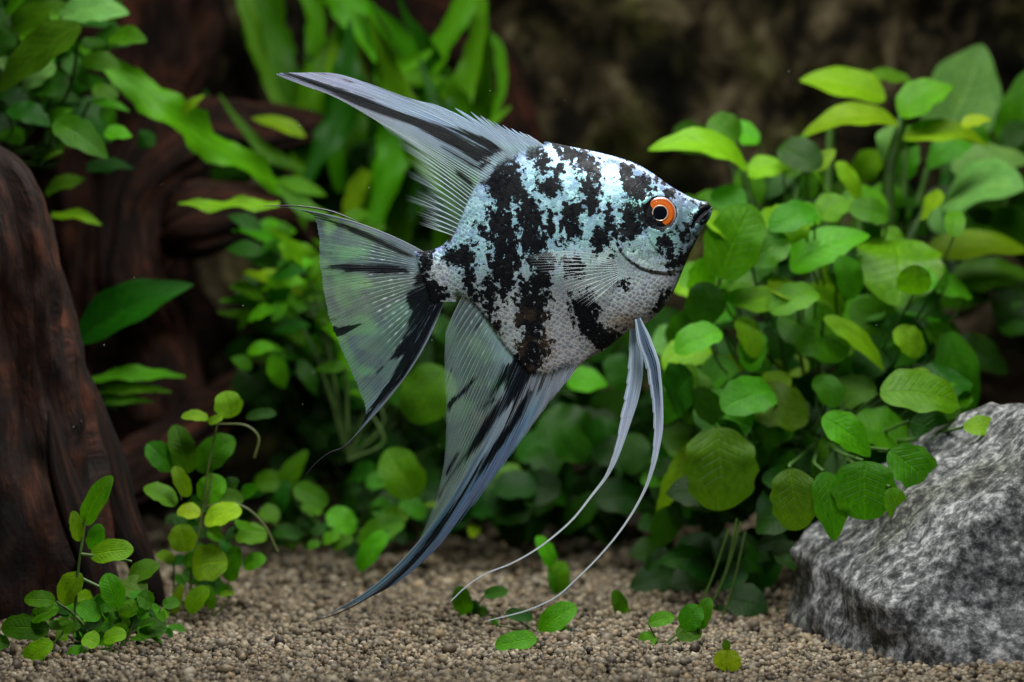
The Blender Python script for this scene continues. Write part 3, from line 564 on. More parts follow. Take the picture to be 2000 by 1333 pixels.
# small-leaved creeping plants on the bed, left middle
cp = thing('creeping_plant', 'low creeping plant with small round leaves along the back of the gravel', 'plant', P(640, 1050, 2.2))
bush(cp, '0', [((540, 1010), (600, 880), 40, 2.0, 'mid', {}), ((560, 940), (540, 1010), 30, 1.9, 'deep', {}), ((505, 1000), (545, 1015), 30, 1.6, 'mid', {}), ((575, 950), (640, 985), 42, 1.8, 'mid', {}),
  ((640, 1000), (692, 1040), 46, 1.7, 'bright', {}), ((590, 985), (630, 1000), 30, 1.9, 'bright', {}), ((530, 1040), (590, 1045), 26, 1.8, 'deep', {}), ((630, 1060), (665, 1045), 22, 1.6, 'bright', {}), ((690, 1050), (650, 1075), 20, 1.6, 'mid', {}),
  ((755, 1040), (700, 1115), 40, 1.5, 'bright', {}), ((790, 1020), (700, 1060), 45, 1.7, 'mid', {}), ((720, 990), (780, 1000), 40, 2.0, 'deep', {}), ((780, 980), (830, 1010), 36, 2.0, 'mid', {}), ((600, 1070), (625, 1062), 16, 1.5, 'mid', {})], (640, 1060), 2.2, pet=True, kind='oval')
scatter(cp, 45, 500, 860, 930, 1060, 1.9, 2.9, (30, 55), ('deep', 'dark', 'mid'), kind='oval')
# strap-leaved plants at the top centre
sp = thing('strap_plant', 'tall plant of broad bright strap leaves above the back fin', 'plant', P(640, 700, 3.6))
for pts, ws, Y, tone in [
  ([(330, -60), (390, 200), (480, 500), (590, 800), (680, 1100)], [330, 340, 300, 240, 120], 3.6, 'mid'),
  ([(230, -60), (300, 200), (370, 420), (440, 600), (560, 760)], [130, 130, 110, 90, 30], 3.4, 'bright'),
  ([(640, -40), (690, 150), (670, 420), (640, 700)], [150, 150, 130, 60], 3.5, 'bright'), ([(830, -60), (950, 130), (1060, 320), (1160, 450)], [330, 240, 150, 30], 3.2, 'bright'),
  ([(870, 100), (840, 250), (790, 450), (770, 600)], [60, 130, 110, 60], 3.3, 'lime'), ([(1660, -40), (1560, 130), (1430, 350), (1320, 580)], [150, 180, 170, 50], 3.2, 'bright'),
  ([(1700, -40), (1700, 200), (1650, 450), (1570, 690), (1500, 900)], [110, 140, 240, 300, 220], 3.3, 'bright'), ([(1740, 190), (1830, 320), (1840, 520), (1790, 740)], [40, 90, 80, 60], 3.4, 'bright'),
  ([(1150, 470), (1280, 400), (1410, 310)], [60, 110, 30], 3.0, 'bright'), ([(1160, 490), (1320, 500), (1470, 500)], [60, 130, 40], 3.1, 'bright'),
  ([(900, 230), (920, 420), (980, 560), (1010, 700)], [90, 190, 160, 80], 3.5, 'olive'), ([(680, 450), (670, 800), (640, 1200), (640, 1500)], [200, 250, 240, 120], 3.9, 'mid'),
  ([(960, 600), (880, 850), (850, 1150), (860, 1500)], [200, 400, 420, 250], 3.9, 'mid'), ([(1180, 700), (1210, 1000), (1220, 1300), (1180, 1600)], [120, 230, 250, 150], 3.5, 'bright'), ([(1130, 800), (1100, 1050), (1090, 1350), (1120, 1600)], [60, 150, 170, 100], 3.3, 'mid'),
  ([(1060, 1000), (1000, 1250), (1020, 1500)], [60, 160, 80], 3.3, 'mid'), ([(1010, 1060), (930, 1200), (900, 1500)], [90, 160, 80], 3.2, 'lime'), ([(1380, 700), (1330, 1000), (1320, 1400)], [150, 260, 200], 3.8, 'mid'),
  ([(90, 590), (220, 770), (400, 960), (620, 1060)], [20, 60, 110, 40], 3.0, 'mid'), ([(0, 560), (60, 680), (110, 760)], [20, 60, 30], 3.2, 'deep')]:
    ribbon(sp, 'B', pts, [w_*0.8 for w_ in ws], Y, tone=tone, wavy=0.42, up=0.3, nl=60, freq=7)
for _ in range(13):
    bx, by = random.uniform(560, 960), random.uniform(330, 560); tx = bx + random.uniform(-230, 160); ty = random.uniform(-60, 230); mx = (bx + tx)/2 + random.uniform(-85, 85)
    ribbon(sp, '0', [(bx, by), (mx, (by + ty)/2 - 20), (tx, ty)], [random.uniform(10, 26), random.uniform(44, 84), 6], random.uniform(2.7, 3.6), [0, random.uniform(-.2, .2), random.uniform(-.4, .3)], random.choice(['bright', 'mid', 'mid', 'mid', 'deep']), wavy=0.55, up=random.uniform(0.2, 0.6), nl=44, freq=9)
bush(sp, 'B', [((625, 850), (285, 735), 95, 2.7, 'lime', dict(kind='lance', up=0.7)), ((430, 1130), (755, 1215), 100, 2.7, 'bright', dict(kind='lance')), ], (700, 600), 3.4, pet=False)
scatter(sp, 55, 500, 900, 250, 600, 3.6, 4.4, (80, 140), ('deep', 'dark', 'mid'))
# wavy strap leaf from the upper left
ws_ = thing('wavy_strap_plant', 'long wavy green strap leaf crossing the reddish driftwood', 'plant', P(560, 430, 2.4))
ribbon(ws_, '0', [(130, 66), (190, 112), (250, 158), (310, 200), (370, 252), (430, 292), (490, 326), (570, 385)], [10, 34, 52, 78, 82, 66, 58, 20], 2.0, [0, 0, 0, 0, .1, .2, .3, .5], 'bright', wavy=0.45, up=0.45, nl=60, freq=9)
leaf(ws_, '0', (355, 222), (400, 186), 18, 2.0, tone='lime'); leaf(ws_, '0', (300, 262), (272, 290), 40, 2.2, tone='deep')
ribbon(ws_, '0', [(545, 402), (480, 400), (420, 402), (348, 398)], [26, 34, 34, 6], 1.7, None, 'lime', wavy=0.4, up=0.75, nl=40, freq=18)
ribbon(ws_, '0', [(640, 420), (600, 410), (540, 360)], [20, 40, 6], 2.2, None, 'mid', wavy=0.4, up=0.6)
# broad leaves, upper left corner
ul = thing('broadleaf_plant', 'broad-leaved plant with pale and olive leaves in the upper left corner', 'plant', P(40, 300, 1.6))
bush(ul, 'A', [
 ((630, 190), (-20, 730), 330, 1.2, 'olive', dict(up=0.5, arch=0.05)), ((480, 120), (1010, 110), 270, 1.7, 'pale', dict(up=0.6)), ((60, 250), (520, 20), 220, 1.9, 'mid', dict(up=0.4)),
 ((430, 500), (170, 730), 220, 1.6, 'pale', dict(up=0.65)), ((490, 420), (700, 695), 150, 1.8, 'pale', dict(up=0.4)), ((420, 950), (845, 1240), 240, 1.3, 'mid', dict(up=0.5, arch=0.12)),
 ((60, 850), (400, 990), 180, 1.5, 'deep', {}), ((700, 800), (1015, 875), 75, 1.8, 'mid', {}), ((370, 930), (570, 860), 100, 1.6, 'bright', {}), ((-30, 60), (70, 420), 180, 1.9, 'deep', {}),
 ((-40, 400), (60, 560), 110, 1.7, 'pale', {}), ((300, 760), (640, 800), 120, 1.9, 'deep', {}), ((100, 60), (330, -80), 200, 2.2, 'mid', {}), ((-60, 700), (250, 860), 170, 1.9, 'dark', {}),
 ((-60, 900), (120, 1100), 160, 1.8, 'dark', {}), ((500, 1180), (310, 1290), 40, 1.6, 'olive', {}), ((150, 0), (600, -60), 220, 2.0, 'deep', {})], (0, 320), 2.2)
scatter(ul, 24, -30, 230, 0, 300, 1.5, 2.0, (45, 85), ('mid', 'bright', 'deep'), hang=0.6)
scatter(ul, 20, -40, 150, 0, 260, 2.0, 2.8, (70, 110), ('deep', 'dark'))
lf = thing('sword_plant', 'dark sword-leaved plant growing beside the driftwood trunk', 'plant', P(170, 830, 1.7))
leaf(lf, '0', (145, 672), (378, 556), 88, 1.6, tone='deep', kind='lance', up=0.55, fold=0.35)
for b, t, w, tn in (((180, 742), (362, 736), 36, 'bright'), ((180, 768), (335, 766), 28, 'bright'), ((185, 790), (300, 786), 26, 'mid'), ((100, 420), (198, 440), 30, 'lime'), ((90, 380), (170, 350), 36, 'olive'), ((170, 330), (260, 330), 40, 'dark'), ((150, 770), (230, 800), 30, 'deep')):
    ribbon(lf, '0', [b, ((b[0] + t[0])/2, (b[1] + t[1])/2 - 9), t], [w*0.5, w, w*0.1], 1.8, None, tn, wavy=0.3, up=0.65, nl=24, freq=16)
# two small stem plants on the gravel, lower left
f1 = thing('stem_plant', 'small round-leaved stem plant at the front left corner of the gravel', 'plant', P(160, 1300, -0.05))
Y = 0.1
bush(f1, 'F', [((360, 665), (475, 455), 90, Y, 'bright', {}), ((335, 735), (312, 605), 58, Y, 'lime', {}), ((395, 775), (425, 660), 75, Y+.1, 'bright', {}), ((385, 795), (568, 770), 95, Y, 'lime', dict(up=0.5)), ((545, 905), (678, 835), 80, Y+.2, 'olive', {}),
 ((345, 870), (265, 1005), 105, Y, 'lime', {}), ((505, 1015), (450, 870), 95, Y-.05, 'bright', {}), ((235, 985), (103, 980), 68, Y, 'bright', {}), ((250, 1020), (132, 1065), 78, Y, 'bright', {}), ((210, 1110), (5, 1100), 105, Y, 'mid', {}),
 ((225, 1165), (88, 1275), 90, Y-.15, 'lime', {}), ((-40, 1150), (40, 1180), 60, Y, 'mid', {}), ((330, 1005), (425, 1065), 75, Y-.05, 'bright', {}), ((580, 1045), (678, 1018), 62, Y, 'bright', {}), ((505, 925), (622, 965), 95, Y+.15, 'olive', {}),
 ((440, 1155), (538, 1130), 62, Y-.1, 'lime', {}), ((350, 1145), (418, 1175), 62, Y-.12, 'lime', {}), ((585, 1100), (708, 1110), 90, Y, 'mid', {}), ((283, 1215), (372, 1210), 56, Y-.12, 'bright', {}), ((615, 1245), (720, 1235), 66, Y-.1, 'bright', {}),
 ((250, 1078), (295, 1074), 36, Y, 'bright', {}), ((520, 1000), (575, 1045), 75, Y-.03, 'bright', {}), ((530, 1060), (545, 1000), 60, Y-.05, 'bright', {}), ((460, 1080), (520, 1060), 60, Y, 'mid', {}), ((400, 1010), (480, 990), 80, Y+.05, 'mid', {}), ((520, 1290), (540, 1230), 44, Y-.1, 'bright', {}),
 ((420, 1230), (480, 1210), 50, Y-.1, 'mid', {}), ((330, 1180), (310, 1240), 50, Y-.1, 'mid', {})], (190, 1290), Y, pet=False, kind='oval', nl=14, nw=9)
scatter(f1, 110, 120, 330, 1170, 1300, Y-.05, Y+.35, (18, 42), ('mid', 'bright', 'mid', 'bright', 'lime', 'deep'), kind='oval', asp=(0.6, 0.85), hang=0.4)
for s in ([(370, 600), (345, 760), (330, 870), (320, 1080), (400, 1260)], [(470, 950), (340, 890)], [(500, 1000), (520, 1150), (480, 1270)], [(225, 1170), (310, 1090), (420, 1240)], [(560, 820), (430, 800), (345, 790)], [(580, 1050), (540, 1150), (510, 1270)], [(240, 990), (330, 1060), (420, 1250)]):
    stem(f1, 'F', s, (2.6, 4.0), Y, (0.07, 0.15, 0.025))
f2 = thing('stem_plant', 'taller yellow-green stem plant on the gravel in front of the driftwood', 'plant', P(370, 1200, 0.7))
Y = 0.75
bush(f2, 'F', [((985, 208), (950, 98), 115, Y, 'lime', {}), ((885, 215), (770, 205), 44, Y, 'lime', {}), ((885, 232), (948, 205), 36, Y-.05, 'lime', {}), ((1045, 208), (1175, 192), 46, Y+.3, 'deep', {}), ((800, 445), (740, 240), 110, Y+.1, 'mid', {}), ((735, 430), (625, 320), 105, Y+.1, 'mid', {}),
 ((835, 430), (995, 295), 130, Y+.2, 'mid', {}), ((800, 545), (740, 415), 68, Y-.05, 'lime', {}), ((750, 580), (612, 505), 68, Y, 'bright', {}), ((850, 560), (955, 470), 120, Y+.05, 'bright', {}), ((900, 565), (1035, 555), 85, Y+.15, 'mid', {}),
 ((852, 620), (752, 608), 60, Y-.05, 'yel', {}), ((868, 655), (1028, 605), 88, Y-.05, 'yel', {}), ((785, 780), (770, 660), 120, Y-.08, 'lime', dict(up=0.6)), ((815, 850), (968, 820), 150, Y-.02, 'lime', dict(up=0.45)), ((738, 820), (665, 788), 48, Y, 'lime', {}),
 ((1135, 715), (1000, 715), 82, Y+.3, 'bright', {}), ((975, 905), (1010, 755), 85, Y+.1, 'bright', {}), ((1035, 845), (1130, 805), 68, Y+.1, 'bright', {}), ((740, 1045), (775, 915), 48, Y-.05, 'lime', {}), ((800, 1035), (885, 930), 85, Y-.08, 'lime', {}), ((880, 920), (900, 1025), 55, Y-.05, 'bright', {}),
 ((930, 962), (995, 955), 26, Y, 'lime', {}), ((900, 700), (920, 640), 70, Y+.1, 'mid', {}), ((780, 830), (850, 800), 60, Y+.05, 'bright', {}), ((960, 520), (1010, 470), 60, Y+.3, 'deep', {})], (370, 1190), Y, pet=False, kind='oval', nl=14, nw=9)
scatter(f2, 30, 350, 470, 960, 1160, Y, Y+.4, (26, 44), ('mid', 'deep'), kind='oval')
for s in ([(925, 230), (885, 420), (855, 640), (820, 820), (800, 1075)], [(770, 560), (760, 480), (735, 420)], [(740, 820), (735, 1075)], [(970, 900), (975, 960), (900, 1060)], [(926, 236), (1000, 236), (1060, 250), (1100, 300), (1080, 380)], [(862, 590), (960, 570), (1040, 590), (1110, 650), (1180, 780)], [(850, 620), (880, 560), (900, 450)]):
    stem(f2, 'F', s, (1.6, 3.0), Y, (0.09, 0.12, 0.03))
# sprouts on the open gravel
def sprout(label, base, Y, rows):
    r = thing('sprout', label, 'plant', P(base[0], base[1], Y), 'green sprouts on the open gravel')
    for b, t, w, tone in rows:
        leaf(r, 'M', b, t, w, Y, tone=tone, kind='oval', nl=14, nw=9, up=0.6)
        stem(r, 'M', [b, ((b[0] + (base[0]-700)*1.951)/2, (b[1] + (base[1]-650)*1.951)/2), ((base[0]-700)*1.951, (base[1]-650)*1.951)], (1.4, 2), Y, (0.08, 0.14, 0.03), n=6)
def gy(py): return -GZ * FPX / (py - 666.5) - D      # depth of the bed seen at that row
sprout('upright green sprout on the gravel, tallest of the sprouts, between the pelvic filaments', (1085, 1165), gy(1165), [((740, 900), (680, 775), 60, 'bright'), ((765, 1000), (775, 870), 85, 'bright'), ((760, 1000), (730, 890), 50, 'mid')])
sprout('green sprout beside the tip of the shorter pelvic filament', (915, 1212), gy(1212), [((410, 1080), (385, 965), 75, 'bright'), ((440, 1090), (490, 1050), 50, 'mid'), ((480, 1000), (570, 985), 45, 'mid'), ((430, 1080), (450, 1020), 40, 'deep')])
sprout('green sprout of two leaves behind the tip of the longer pelvic filament', (1060, 1240), gy(1240), [((690, 1140), (830, 1040), 90, 'bright'), ((740, 1150), (810, 1135), 40, 'mid'), ((560, 1070), (665, 1090), 45, 'deep'), ((510, 1110), (530, 1090), 34, 'bright')])
sprout('flat green leaf sprout lying lowest on the gravel below the pelvic filaments', (1050, 1272), gy(1272), [((680, 1165), (520, 1195), 70, 'bright'), ((665, 1200), (600, 1165), 40, 'mid')])
sprout('lone green sprout on the gravel right of the long filament', (1215, 1215), gy(1215), [((1010, 1100), (975, 980), 60, 'bright')])
sprout('cluster of green sprouts in the shade at the foot of the bush', (1290, 1265), gy(1265), [((1105, 1110), (1205, 1085), 52, 'bright'), ((1070, 1190), (1135, 1160), 58, 'bright'), ((1240, 1130), (1300, 1040), 90, 'mid'), ((1210, 1150), (1310, 1140), 70, 'mid'), ((1300, 1130), (1340, 1010), 60, 'mid')])
sprout('yellow-green sprout on the gravel beside the boulder', (1420, 1312), gy(1312), [((1400, 1290), (1415, 1205), 105, 'yel'), ((1405, 1210), (1400, 1170), 34, 'olive')])
# ------------------------------------------------------------------ the angelfish
fish = thing('angelfish', 'silver-blue angelfish with black marbled blotches and an orange eye', 'fish', P(1100, 500, 0))
def W2(px, py, y):  # fish-plane pixels and a sideways offset in pixels
    return np.stack([(px - 1000)*KP, y*KP, -(py - 666.5)*KP], -1)
SEC = [((1389, 403), (1391, 413), 3), ((1379, 395), (1386, 427), 12), ((1362, 391), (1371, 450), 18), ((1340, 381), (1352, 487), 26), ((1310, 364), (1335, 525), 35), ((1275, 339), (1317, 567), 42),
       ((1240, 319), (1294, 603), 47), ((1200, 306), (1262, 632), 50), ((1160, 296), (1224, 649), 50), ((1110, 286), (1184, 682), 47), ((1060, 277), (1142, 705), 42), ((1010, 280), (1097, 740), 35),
       ((970, 296), (1050, 750), 29), ((940, 333), (1005, 714), 25), ((918, 372), (968, 664), 21), ((902, 410), (938, 622), 18), ((886, 448), (910, 599), 15), ((868, 476), (888, 590), 12), ((845, 488), (868, 590), 9.5), ((818, 492), (850, 594), 6.5), ((800, 488), (838, 604), 1.4)]
BLK = [('b', q) for q in [
 [(385,262),(430,300),(450,370),(470,470),(440,512),(380,522),(330,512),(300,450),(298,380),(335,330),(350,285)],
 [(308,530),(370,515),(420,520),(425,600),(440,680),(455,760),(425,880),(370,950),(345,880),(310,790),(325,700),(310,640)],
 [(430,525),(470,450),(520,480),(555,560),(560,640),(560,720),(590,740),(590,850),(480,840),(470,740),(445,660)],
 [(480,800),(540,770),(590,850),(570,960),(562,1060),(530,1150),(540,1240),(510,1330),(395,1330),(400,1230),(440,1150),(462,1090),(440,1010),(432,920),(460,850)],
 [(500,218),(540,230),(547,280),(582,318),(575,352),(540,357),(520,310),(488,290)], [(590,330),(637,345),(620,400),(632,470),(590,492),(555,470),(515,420),(550,385),(590,375)],
 [(640,250),(680,243),(700,280),(690,312),(650,322),(633,290)], [(596,228),(628,236),(622,256),(598,250)],
 [(620,530),(660,493),(722,505),(722,580),(712,690),(680,660),(650,690),(630,620)], [(560,560),(600,540),(610,640),(600,690),(570,660)],
 [(100,720),(185,690),(240,660),(242,760),(250,860),(258,945),(220,920),(190,850),(190,790),(110,775)], [(275,835),(330,822),(337,920),(342,990),(310,1022),(285,980),(268,900)],
 [(258,575),(300,595),(312,662),(268,652)], [(310,1040),(360,1030),(370,1070),(330,1100),(310,1140)], [(270,980),(300,1010),(310,1040),(290,1050)],
 [(668,920),(750,900),(795,970),(790,1030),(850,1070),(919,1088),(960,1130),(900,1150),(835,1175),(780,1140),(720,1080),(680,1000)],
 [(540,740),(590,735),(582,805),(545,808)], [(640,750),(718,740),(722,830),(652,832)], [(0,715),(45,718),(52,830),(95,870),(125,935),(80,965),(0,960)],
 [(60,700),(20,700),(20,740),(50,760)], [(480,1150),(540,1100),(580,1120),(560,1200),(500,1240)]]]
BLK += [('h', q) for q in [
 [(0,85),(60,80),(80,100),(100,90),(147,115),(152,152),(217,165),(222,240),(215,300),(217,430),(200,572),(150,500),(100,440),(130,420),(110,330),(88,300),(150,290),(150,255),(80,240),(75,170),(40,170),(0,190)],
 [(365,188),(422,200),(440,262),(500,248),(540,310),(547,360),(520,402),(450,410),(400,435),(380,370),(348,310)], [(340,470),(400,455),(480,445),(505,520),(492,620),(440,702),(380,682),(330,692),(330,600),(350,540)],
 [(270,440),(312,450),(300,540),(312,600),(302,700),(250,730),(200,772),(165,680),(178,600),(240,580),(260,520)], [(568,640),(640,635),(682,710),(690,785),(640,805),(590,775),(568,700)], [(700,600),(772,588),(782,650),(740,702),(700,660)],
 [(600,812),(690,795),(750,715),(830,660),(820,730),(760,815),(720,845),(650,855)], [(795,470),(850,420),(905,436),(932,470),(905,520),(862,575),(795,585)], [(620,370),(690,358),(722,375),(670,402),(620,400)],
 [(600,1000),(655,980),(650,1060),(595,1125),(556,1112)], [(300,735),(352,738),(345,780),(300,795)], [(350,900),(382,920),(382,972),(350,942)], [(380,160),(420,170),(470,200),(450,195),(400,180)], [(585,290),(640,320),(620,325),(590,305)], [(730,420),(760,425),(755,440),(735,438)]]]
GILL = ZP('h', [(330, 600), (322, 690), (355, 750), (405, 800), (470, 840), (545, 864), (630, 870), (725, 850)])
PRE = ZP('h', [(492, 560), (500, 620), (530, 680), (575, 740), (592, 790), (585, 830)])
MOUTH = ZP('h', [(925, 462), (880, 485), (840, 520), (805, 565), (793, 590)])
CHIN = ZP('h', [(790, 590), (830, 610), (800, 660), (740, 700)])
EYE = Z('h', 592, 505)
def halfw(px, py, w, v):
    """flank height in pixels"""
    e = 0.62 + 0.75*sst(1170, 1000, px)*sst(820, 900, px); base = w * (1 - np.abs(2*np.clip(v, 0, 1) - 1)**2.3)**e + 0.4; wedge = sst(1200, 1090, px)*sst(885, 940, px)*sst(0.42, 0.6, v); base = base + (w*(1 - np.clip(2*v - 1, 0, 1)**1.35) + 0.4 - base)*wedge
    d, s, t = linedist(px, py, GILL); f = np.clip(1 - np.abs(t - 0.5)*1.1, 0, 1)
    base = base + np.where(s < 0, 3.6*np.exp(-d/26), -0.7*np.exp(-d/5)) * sst(0, 0.1, t) * sst(1.0, 0.9, t) * np.minimum(1, base/12)
    d, s, t = linedist(px, py, PRE); base = base + np.where(s < 0, 1.6*np.exp(-d/14), -0.5*np.exp(-d/4))*sst(0, .15, t)*sst(1, .85, t)
    d, s, t = linedist(px, py, MOUTH); base = base - 3.4*np.exp(-(d/3.0)**2)*np.minimum(1, base/8) + 2.2*np.exp(-((d-9)/6)**2)*np.minimum(1, base/8)
    d, s, t = linedist(px, py, CHIN); base = base - 1.3*np.exp(-(d/3)**2)*np.minimum(1, base/8)
    de = np.hypot(px - EYE[0], py - EYE[1]); base = base + 1.2*np.exp(-((de - 36)/5)**2) - 3*sst(34, 26, de)
    dn = np.hypot(px - 1335, py - 396); base = base - 1.6*np.exp(-(dn/4)**2)
    return np.maximum(base, 0)
def build_body():
    nu, nv = 380, 300
    k = np.arange(len(SEC)); u = np.linspace(0, len(SEC) - 1, nu)
    T = spline(k, [s[0] for s in SEC], u); B = spline(k, [s[1] for s in SEC], u); w = spline(k, [float(s[2]) for s in SEC], u)
    th = np.linspace(0, math.pi, nv); v = 0.5 - 0.5*np.cos(th)*(0.55 + 0.45*np.abs(np.cos(th))); v = (v - v[0])/(v[-1] - v[0])
    v = 0.55*np.linspace(0, 1, nv) + 0.45*v
    px = T[:, None, 0] + (B - T)[:, None, 0]*v; py = T[:, None, 1] + (B - T)[:, None, 1]*v
    x, y = px.ravel(), py.ravel(); ww = np.repeat(w, nv); vv = np.tile(v, nu)
    h = halfw(x, y, ww, vv)
    mel = np.full(x.shape, -60.0)
    for z, q in BLK: mel = np.maximum(mel, polydist(x, y, ZP(z, q)))
    mel = np.clip(mel, -34, 14)
    de = np.hypot(x - EYE[0], y - EYE[1]); mel = np.maximum(mel, 16*sst(34, 31, de) - 22*(de > 34))
    d, s, t = linedist(x, y, GILL); mel = np.maximum(mel, np.where(d < 1.8, -4, -60))
    d, s, t = linedist(x, y, MOUTH); mel = np.maximum(mel, np.where(d < 3.5, 12, -60))
    # fraction from back to belly decides the ground colour
    teal = np.array((0.40, 0.57, 0.62)); lav = np.array((0.34, 0.38, 0.58)); grey = np.array((0.45, 0.455, 0.45)); white = np.array((0.66, 0.70, 0.68)); green = np.array((0.25, 0.47, 0.41))
    def L(a, b, f): return a + (b - a)*f[:, None]
    C = np.tile(teal, (len(x), 1)); C = L(C, np.tile(lav, (len(x), 1)), sst(0.2, 0.03, vv)*0.95)
    yy = y + (x - 1100)*0.1
    C = L(C, np.tile(grey, (len(x), 1)), sst(455, 570, yy))
    def spot(cx, cy, rx, ry, c, k=1.0):
        nonlocal C
        C = L(C, np.tile(np.array(c), (len(x), 1)), k*sst(1.25, 0.35, np.hypot((x - cx)/rx, (y - cy)/ry)))
    spot(1190, 530, 60, 60, (0.58, 0.66, 0.6), 0.9); spot(1250, 500, 48, 34, (0.62, 0.78, 0.74), .9); spot(1262, 520, 60, 20, (0.8, 0.88, 0.86), .9); spot(1235, 560, 60, 60, (0.62, 0.64, 0.65), .9)
    spot(1335, 430, 60, 60, (0.22, 0.31, 0.33), .9); spot(1325, 390, 60, 20, (0.3, 0.33, 0.45), .9); spot(1245, 405, 40, 26, green, .9); spot(1290, 470, 42, 22, (0.42, 0.62, 0.55), .8)
    spot(910, 400, 40, 70, (0.42, 0.58, 0.62), .8); spot(850, 540, 40, 40, (0.5, 0.46, 0.47), .9); spot(1300, 540, 30, 40, (0.6, 0.6, 0.62), .7)
    spot(1000, 660, 60, 50, (0.46, 0.53, 0.5), .7); spot(1090, 700, 60, 60, (0.42, 0.41, 0.43), .6); spot(1220, 630, 40, 20, (0.42, 0.34, 0.25), .7); spot(1060, 690, 30, 70, (0.36, 0.31, 0.25), .5)
    spot(1345, 470, 26, 24, (0.2, 0.24, 0.25), .8); spot(1080, 320, 60, 40, (0.46, 0.64, 0.7), .6)
    scl = 0.12 + 0.7*sst(555, 600, yy)*1.0 + 0.75*sst(960, 905, x)*sst(300, 360, y) + 0.6*sst(1.2, 0.5, np.hypot((x - 1260)/75, (y - 580)/62))
    scl *= 1 - sst(1.3, 0.8, np.hypot((x - 1318)/80, (y - 430)/95)); scl *= sst(0.0, 0.05, vv)
    iri = 0.85*sst(640, 520, yy) + 0.15; brn = 0.8*sst(560, 640, yy)*sst(1140, 1060, np.abs(x - 0)) + 0.7*sst(50, 20, np.hypot(x - 1215, y - 622))
    shine = 0.3 + 0.4*sst(1.2, 0.4, np.hypot((x - 1245)/70, (y - 505)/40)) + 0.2*sst(1.2, .4, np.hypot((x - 1300)/90, (y - 450)/90))
    ss = np.repeat(u, nv); LT = np.hypot(*(B - T).T); dT = vv*np.repeat(LT, nv); dB = (1 - vv)*np.repeat(LT, nv)
    edge = sst(58, 0, dT)*sst(9.0, 11.4, ss)*sst(14.5, 12.5, ss); edge = np.maximum(edge, sst(20, 2, dT)*sst(9.2, 10.2, ss)*sst(17.2, 16.4, ss)); edge = np.maximum(edge, sst(52, 0, dB)*sst(9.6, 11.0, ss)*sst(17.4, 16.6, ss)); edge = np.maximum(edge, sst(18.4, 20, ss))
    mid = sst(955, 985, x)*sst(1190, 1150, x)*sst(380, 450, y)
    at = {'edge': edge, 'mid': mid, 'mel': mel, 'scl': np.clip(scl, 0, 1), 'iri': iri, 'brn': np.clip(brn, 0, .85), 'shine': shine}
    puv = np.c_[x/100, y/100, np.zeros(len(x))]
    near = W2(x, y, -h); far = W2(x, y, h) ; F1 = gridfaces(nu, nv); F2 = F1[:, ::-1] + nu*nv
    seam = []
    idx = np.arange(nu*nv).reshape(nu, nv)
    V = np.r_[near, far]; A = {k_: np.r_[a, a] for k_, a in at.items()}; A['puv'] = np.r_[puv, puv + (0, 0, 3.0)]; A['col'] = np.r_[np.c_[C, np.ones(len(C))], np.c_[C, np.ones(len(C))]]
    def strip(a): return [(p, q, q + nu*nv, p + nu*nv) for p, q in zip(a[:-1], a[1:])]
    S_ = np.array(strip(idx[:, 0]) + strip(idx[:, -1]) + strip(idx[0]) + strip(idx[-1]))
    o = mesh('body', V, np.r_[F1, F2, S_], M_BODY, fish, attrs=A)
    import bmesh
    bm = bmesh.new(); bm.from_mesh(o.data); bmesh.ops.remove_doubles(bm, verts=bm.verts, dist=0.00004); bmesh.ops.recalc_face_normals(bm, faces=bm.faces); bm.to_mesh(o.data); bm.free()
    return o
build_body()
# lips: two soft rolls round the end of the snout
def lip(line, r, y):
    p = along(np.array([(*Z('h', a, b), 0) for a, b in line]), 16); q = W2(p[:, 0], p[:, 1], np.zeros(16)); V_, F_ = tube(q, KP*np.array(r)*np.sin(np.linspace(0.35, math.pi - 0.35, 16))**0.5, 12)
    V_[:, 1] *= y; return mesh('lip', V_, F_, m_plain('lip_skin', (0.035, 0.045, 0.055), 0.35, spec=0.3), fish)
lip([(838, 452), (862, 440), (884, 440), (900, 452)], 5.0, 1.7); lip([(858, 520), (885, 496), (908, 476), (922, 468)], 4.6, 1.7)
# eye: a domed iris with a raised dark socket ring and a glassy pupil
def disc(name, r0, r1, y0, y1, mat, parent, ns=72, nr=14, sq=1.0):
    V, U = [], []
    for i in range(nr):
        f = i/(nr - 1); r = r0 + (r1 - r0)*f; y = y1 + (y0 - y1)*math.sqrt(max(0, 1 - f**2))
        for j in range(ns):
            a = 2*math.pi*j/ns; V.append((r*math.cos(a), y, r*math.sin(a)*sq)); U.append((r/30.0, math.cos(a)*0.6, math.sin(a)*0.6))
    V = np.array(V); F = []
    for i in range(nr - 1):
        for j in range(ns): F.append((i*ns + j, i*ns + (j+1) % ns, (i+1)*ns + (j+1) % ns, (i+1)*ns + j))
    X = W2(EYE[0] + V[:, 0], EYE[1] + V[:, 2], V[:, 1])
    return mesh(name, X, np.array(F), mat, parent, attrs={'puv': np.array(U)})
ye = -float(halfw(np.array([EYE[0]]), np.array([EYE[1]]), np.array([38.0]), np.array([0.42]))[0])
M_PUP = m_plain('pupil', (0.003, 0.004, 0.008), 0.2, spec=0.1, coat=0.0)
M_RING = m_plain('eye_rim', (0.62, 0.5, 0.46), 0.25, 0.4); M_SOCK = m_plain('eye_socket', (0.02, 0.025, 0.03), 0.3)
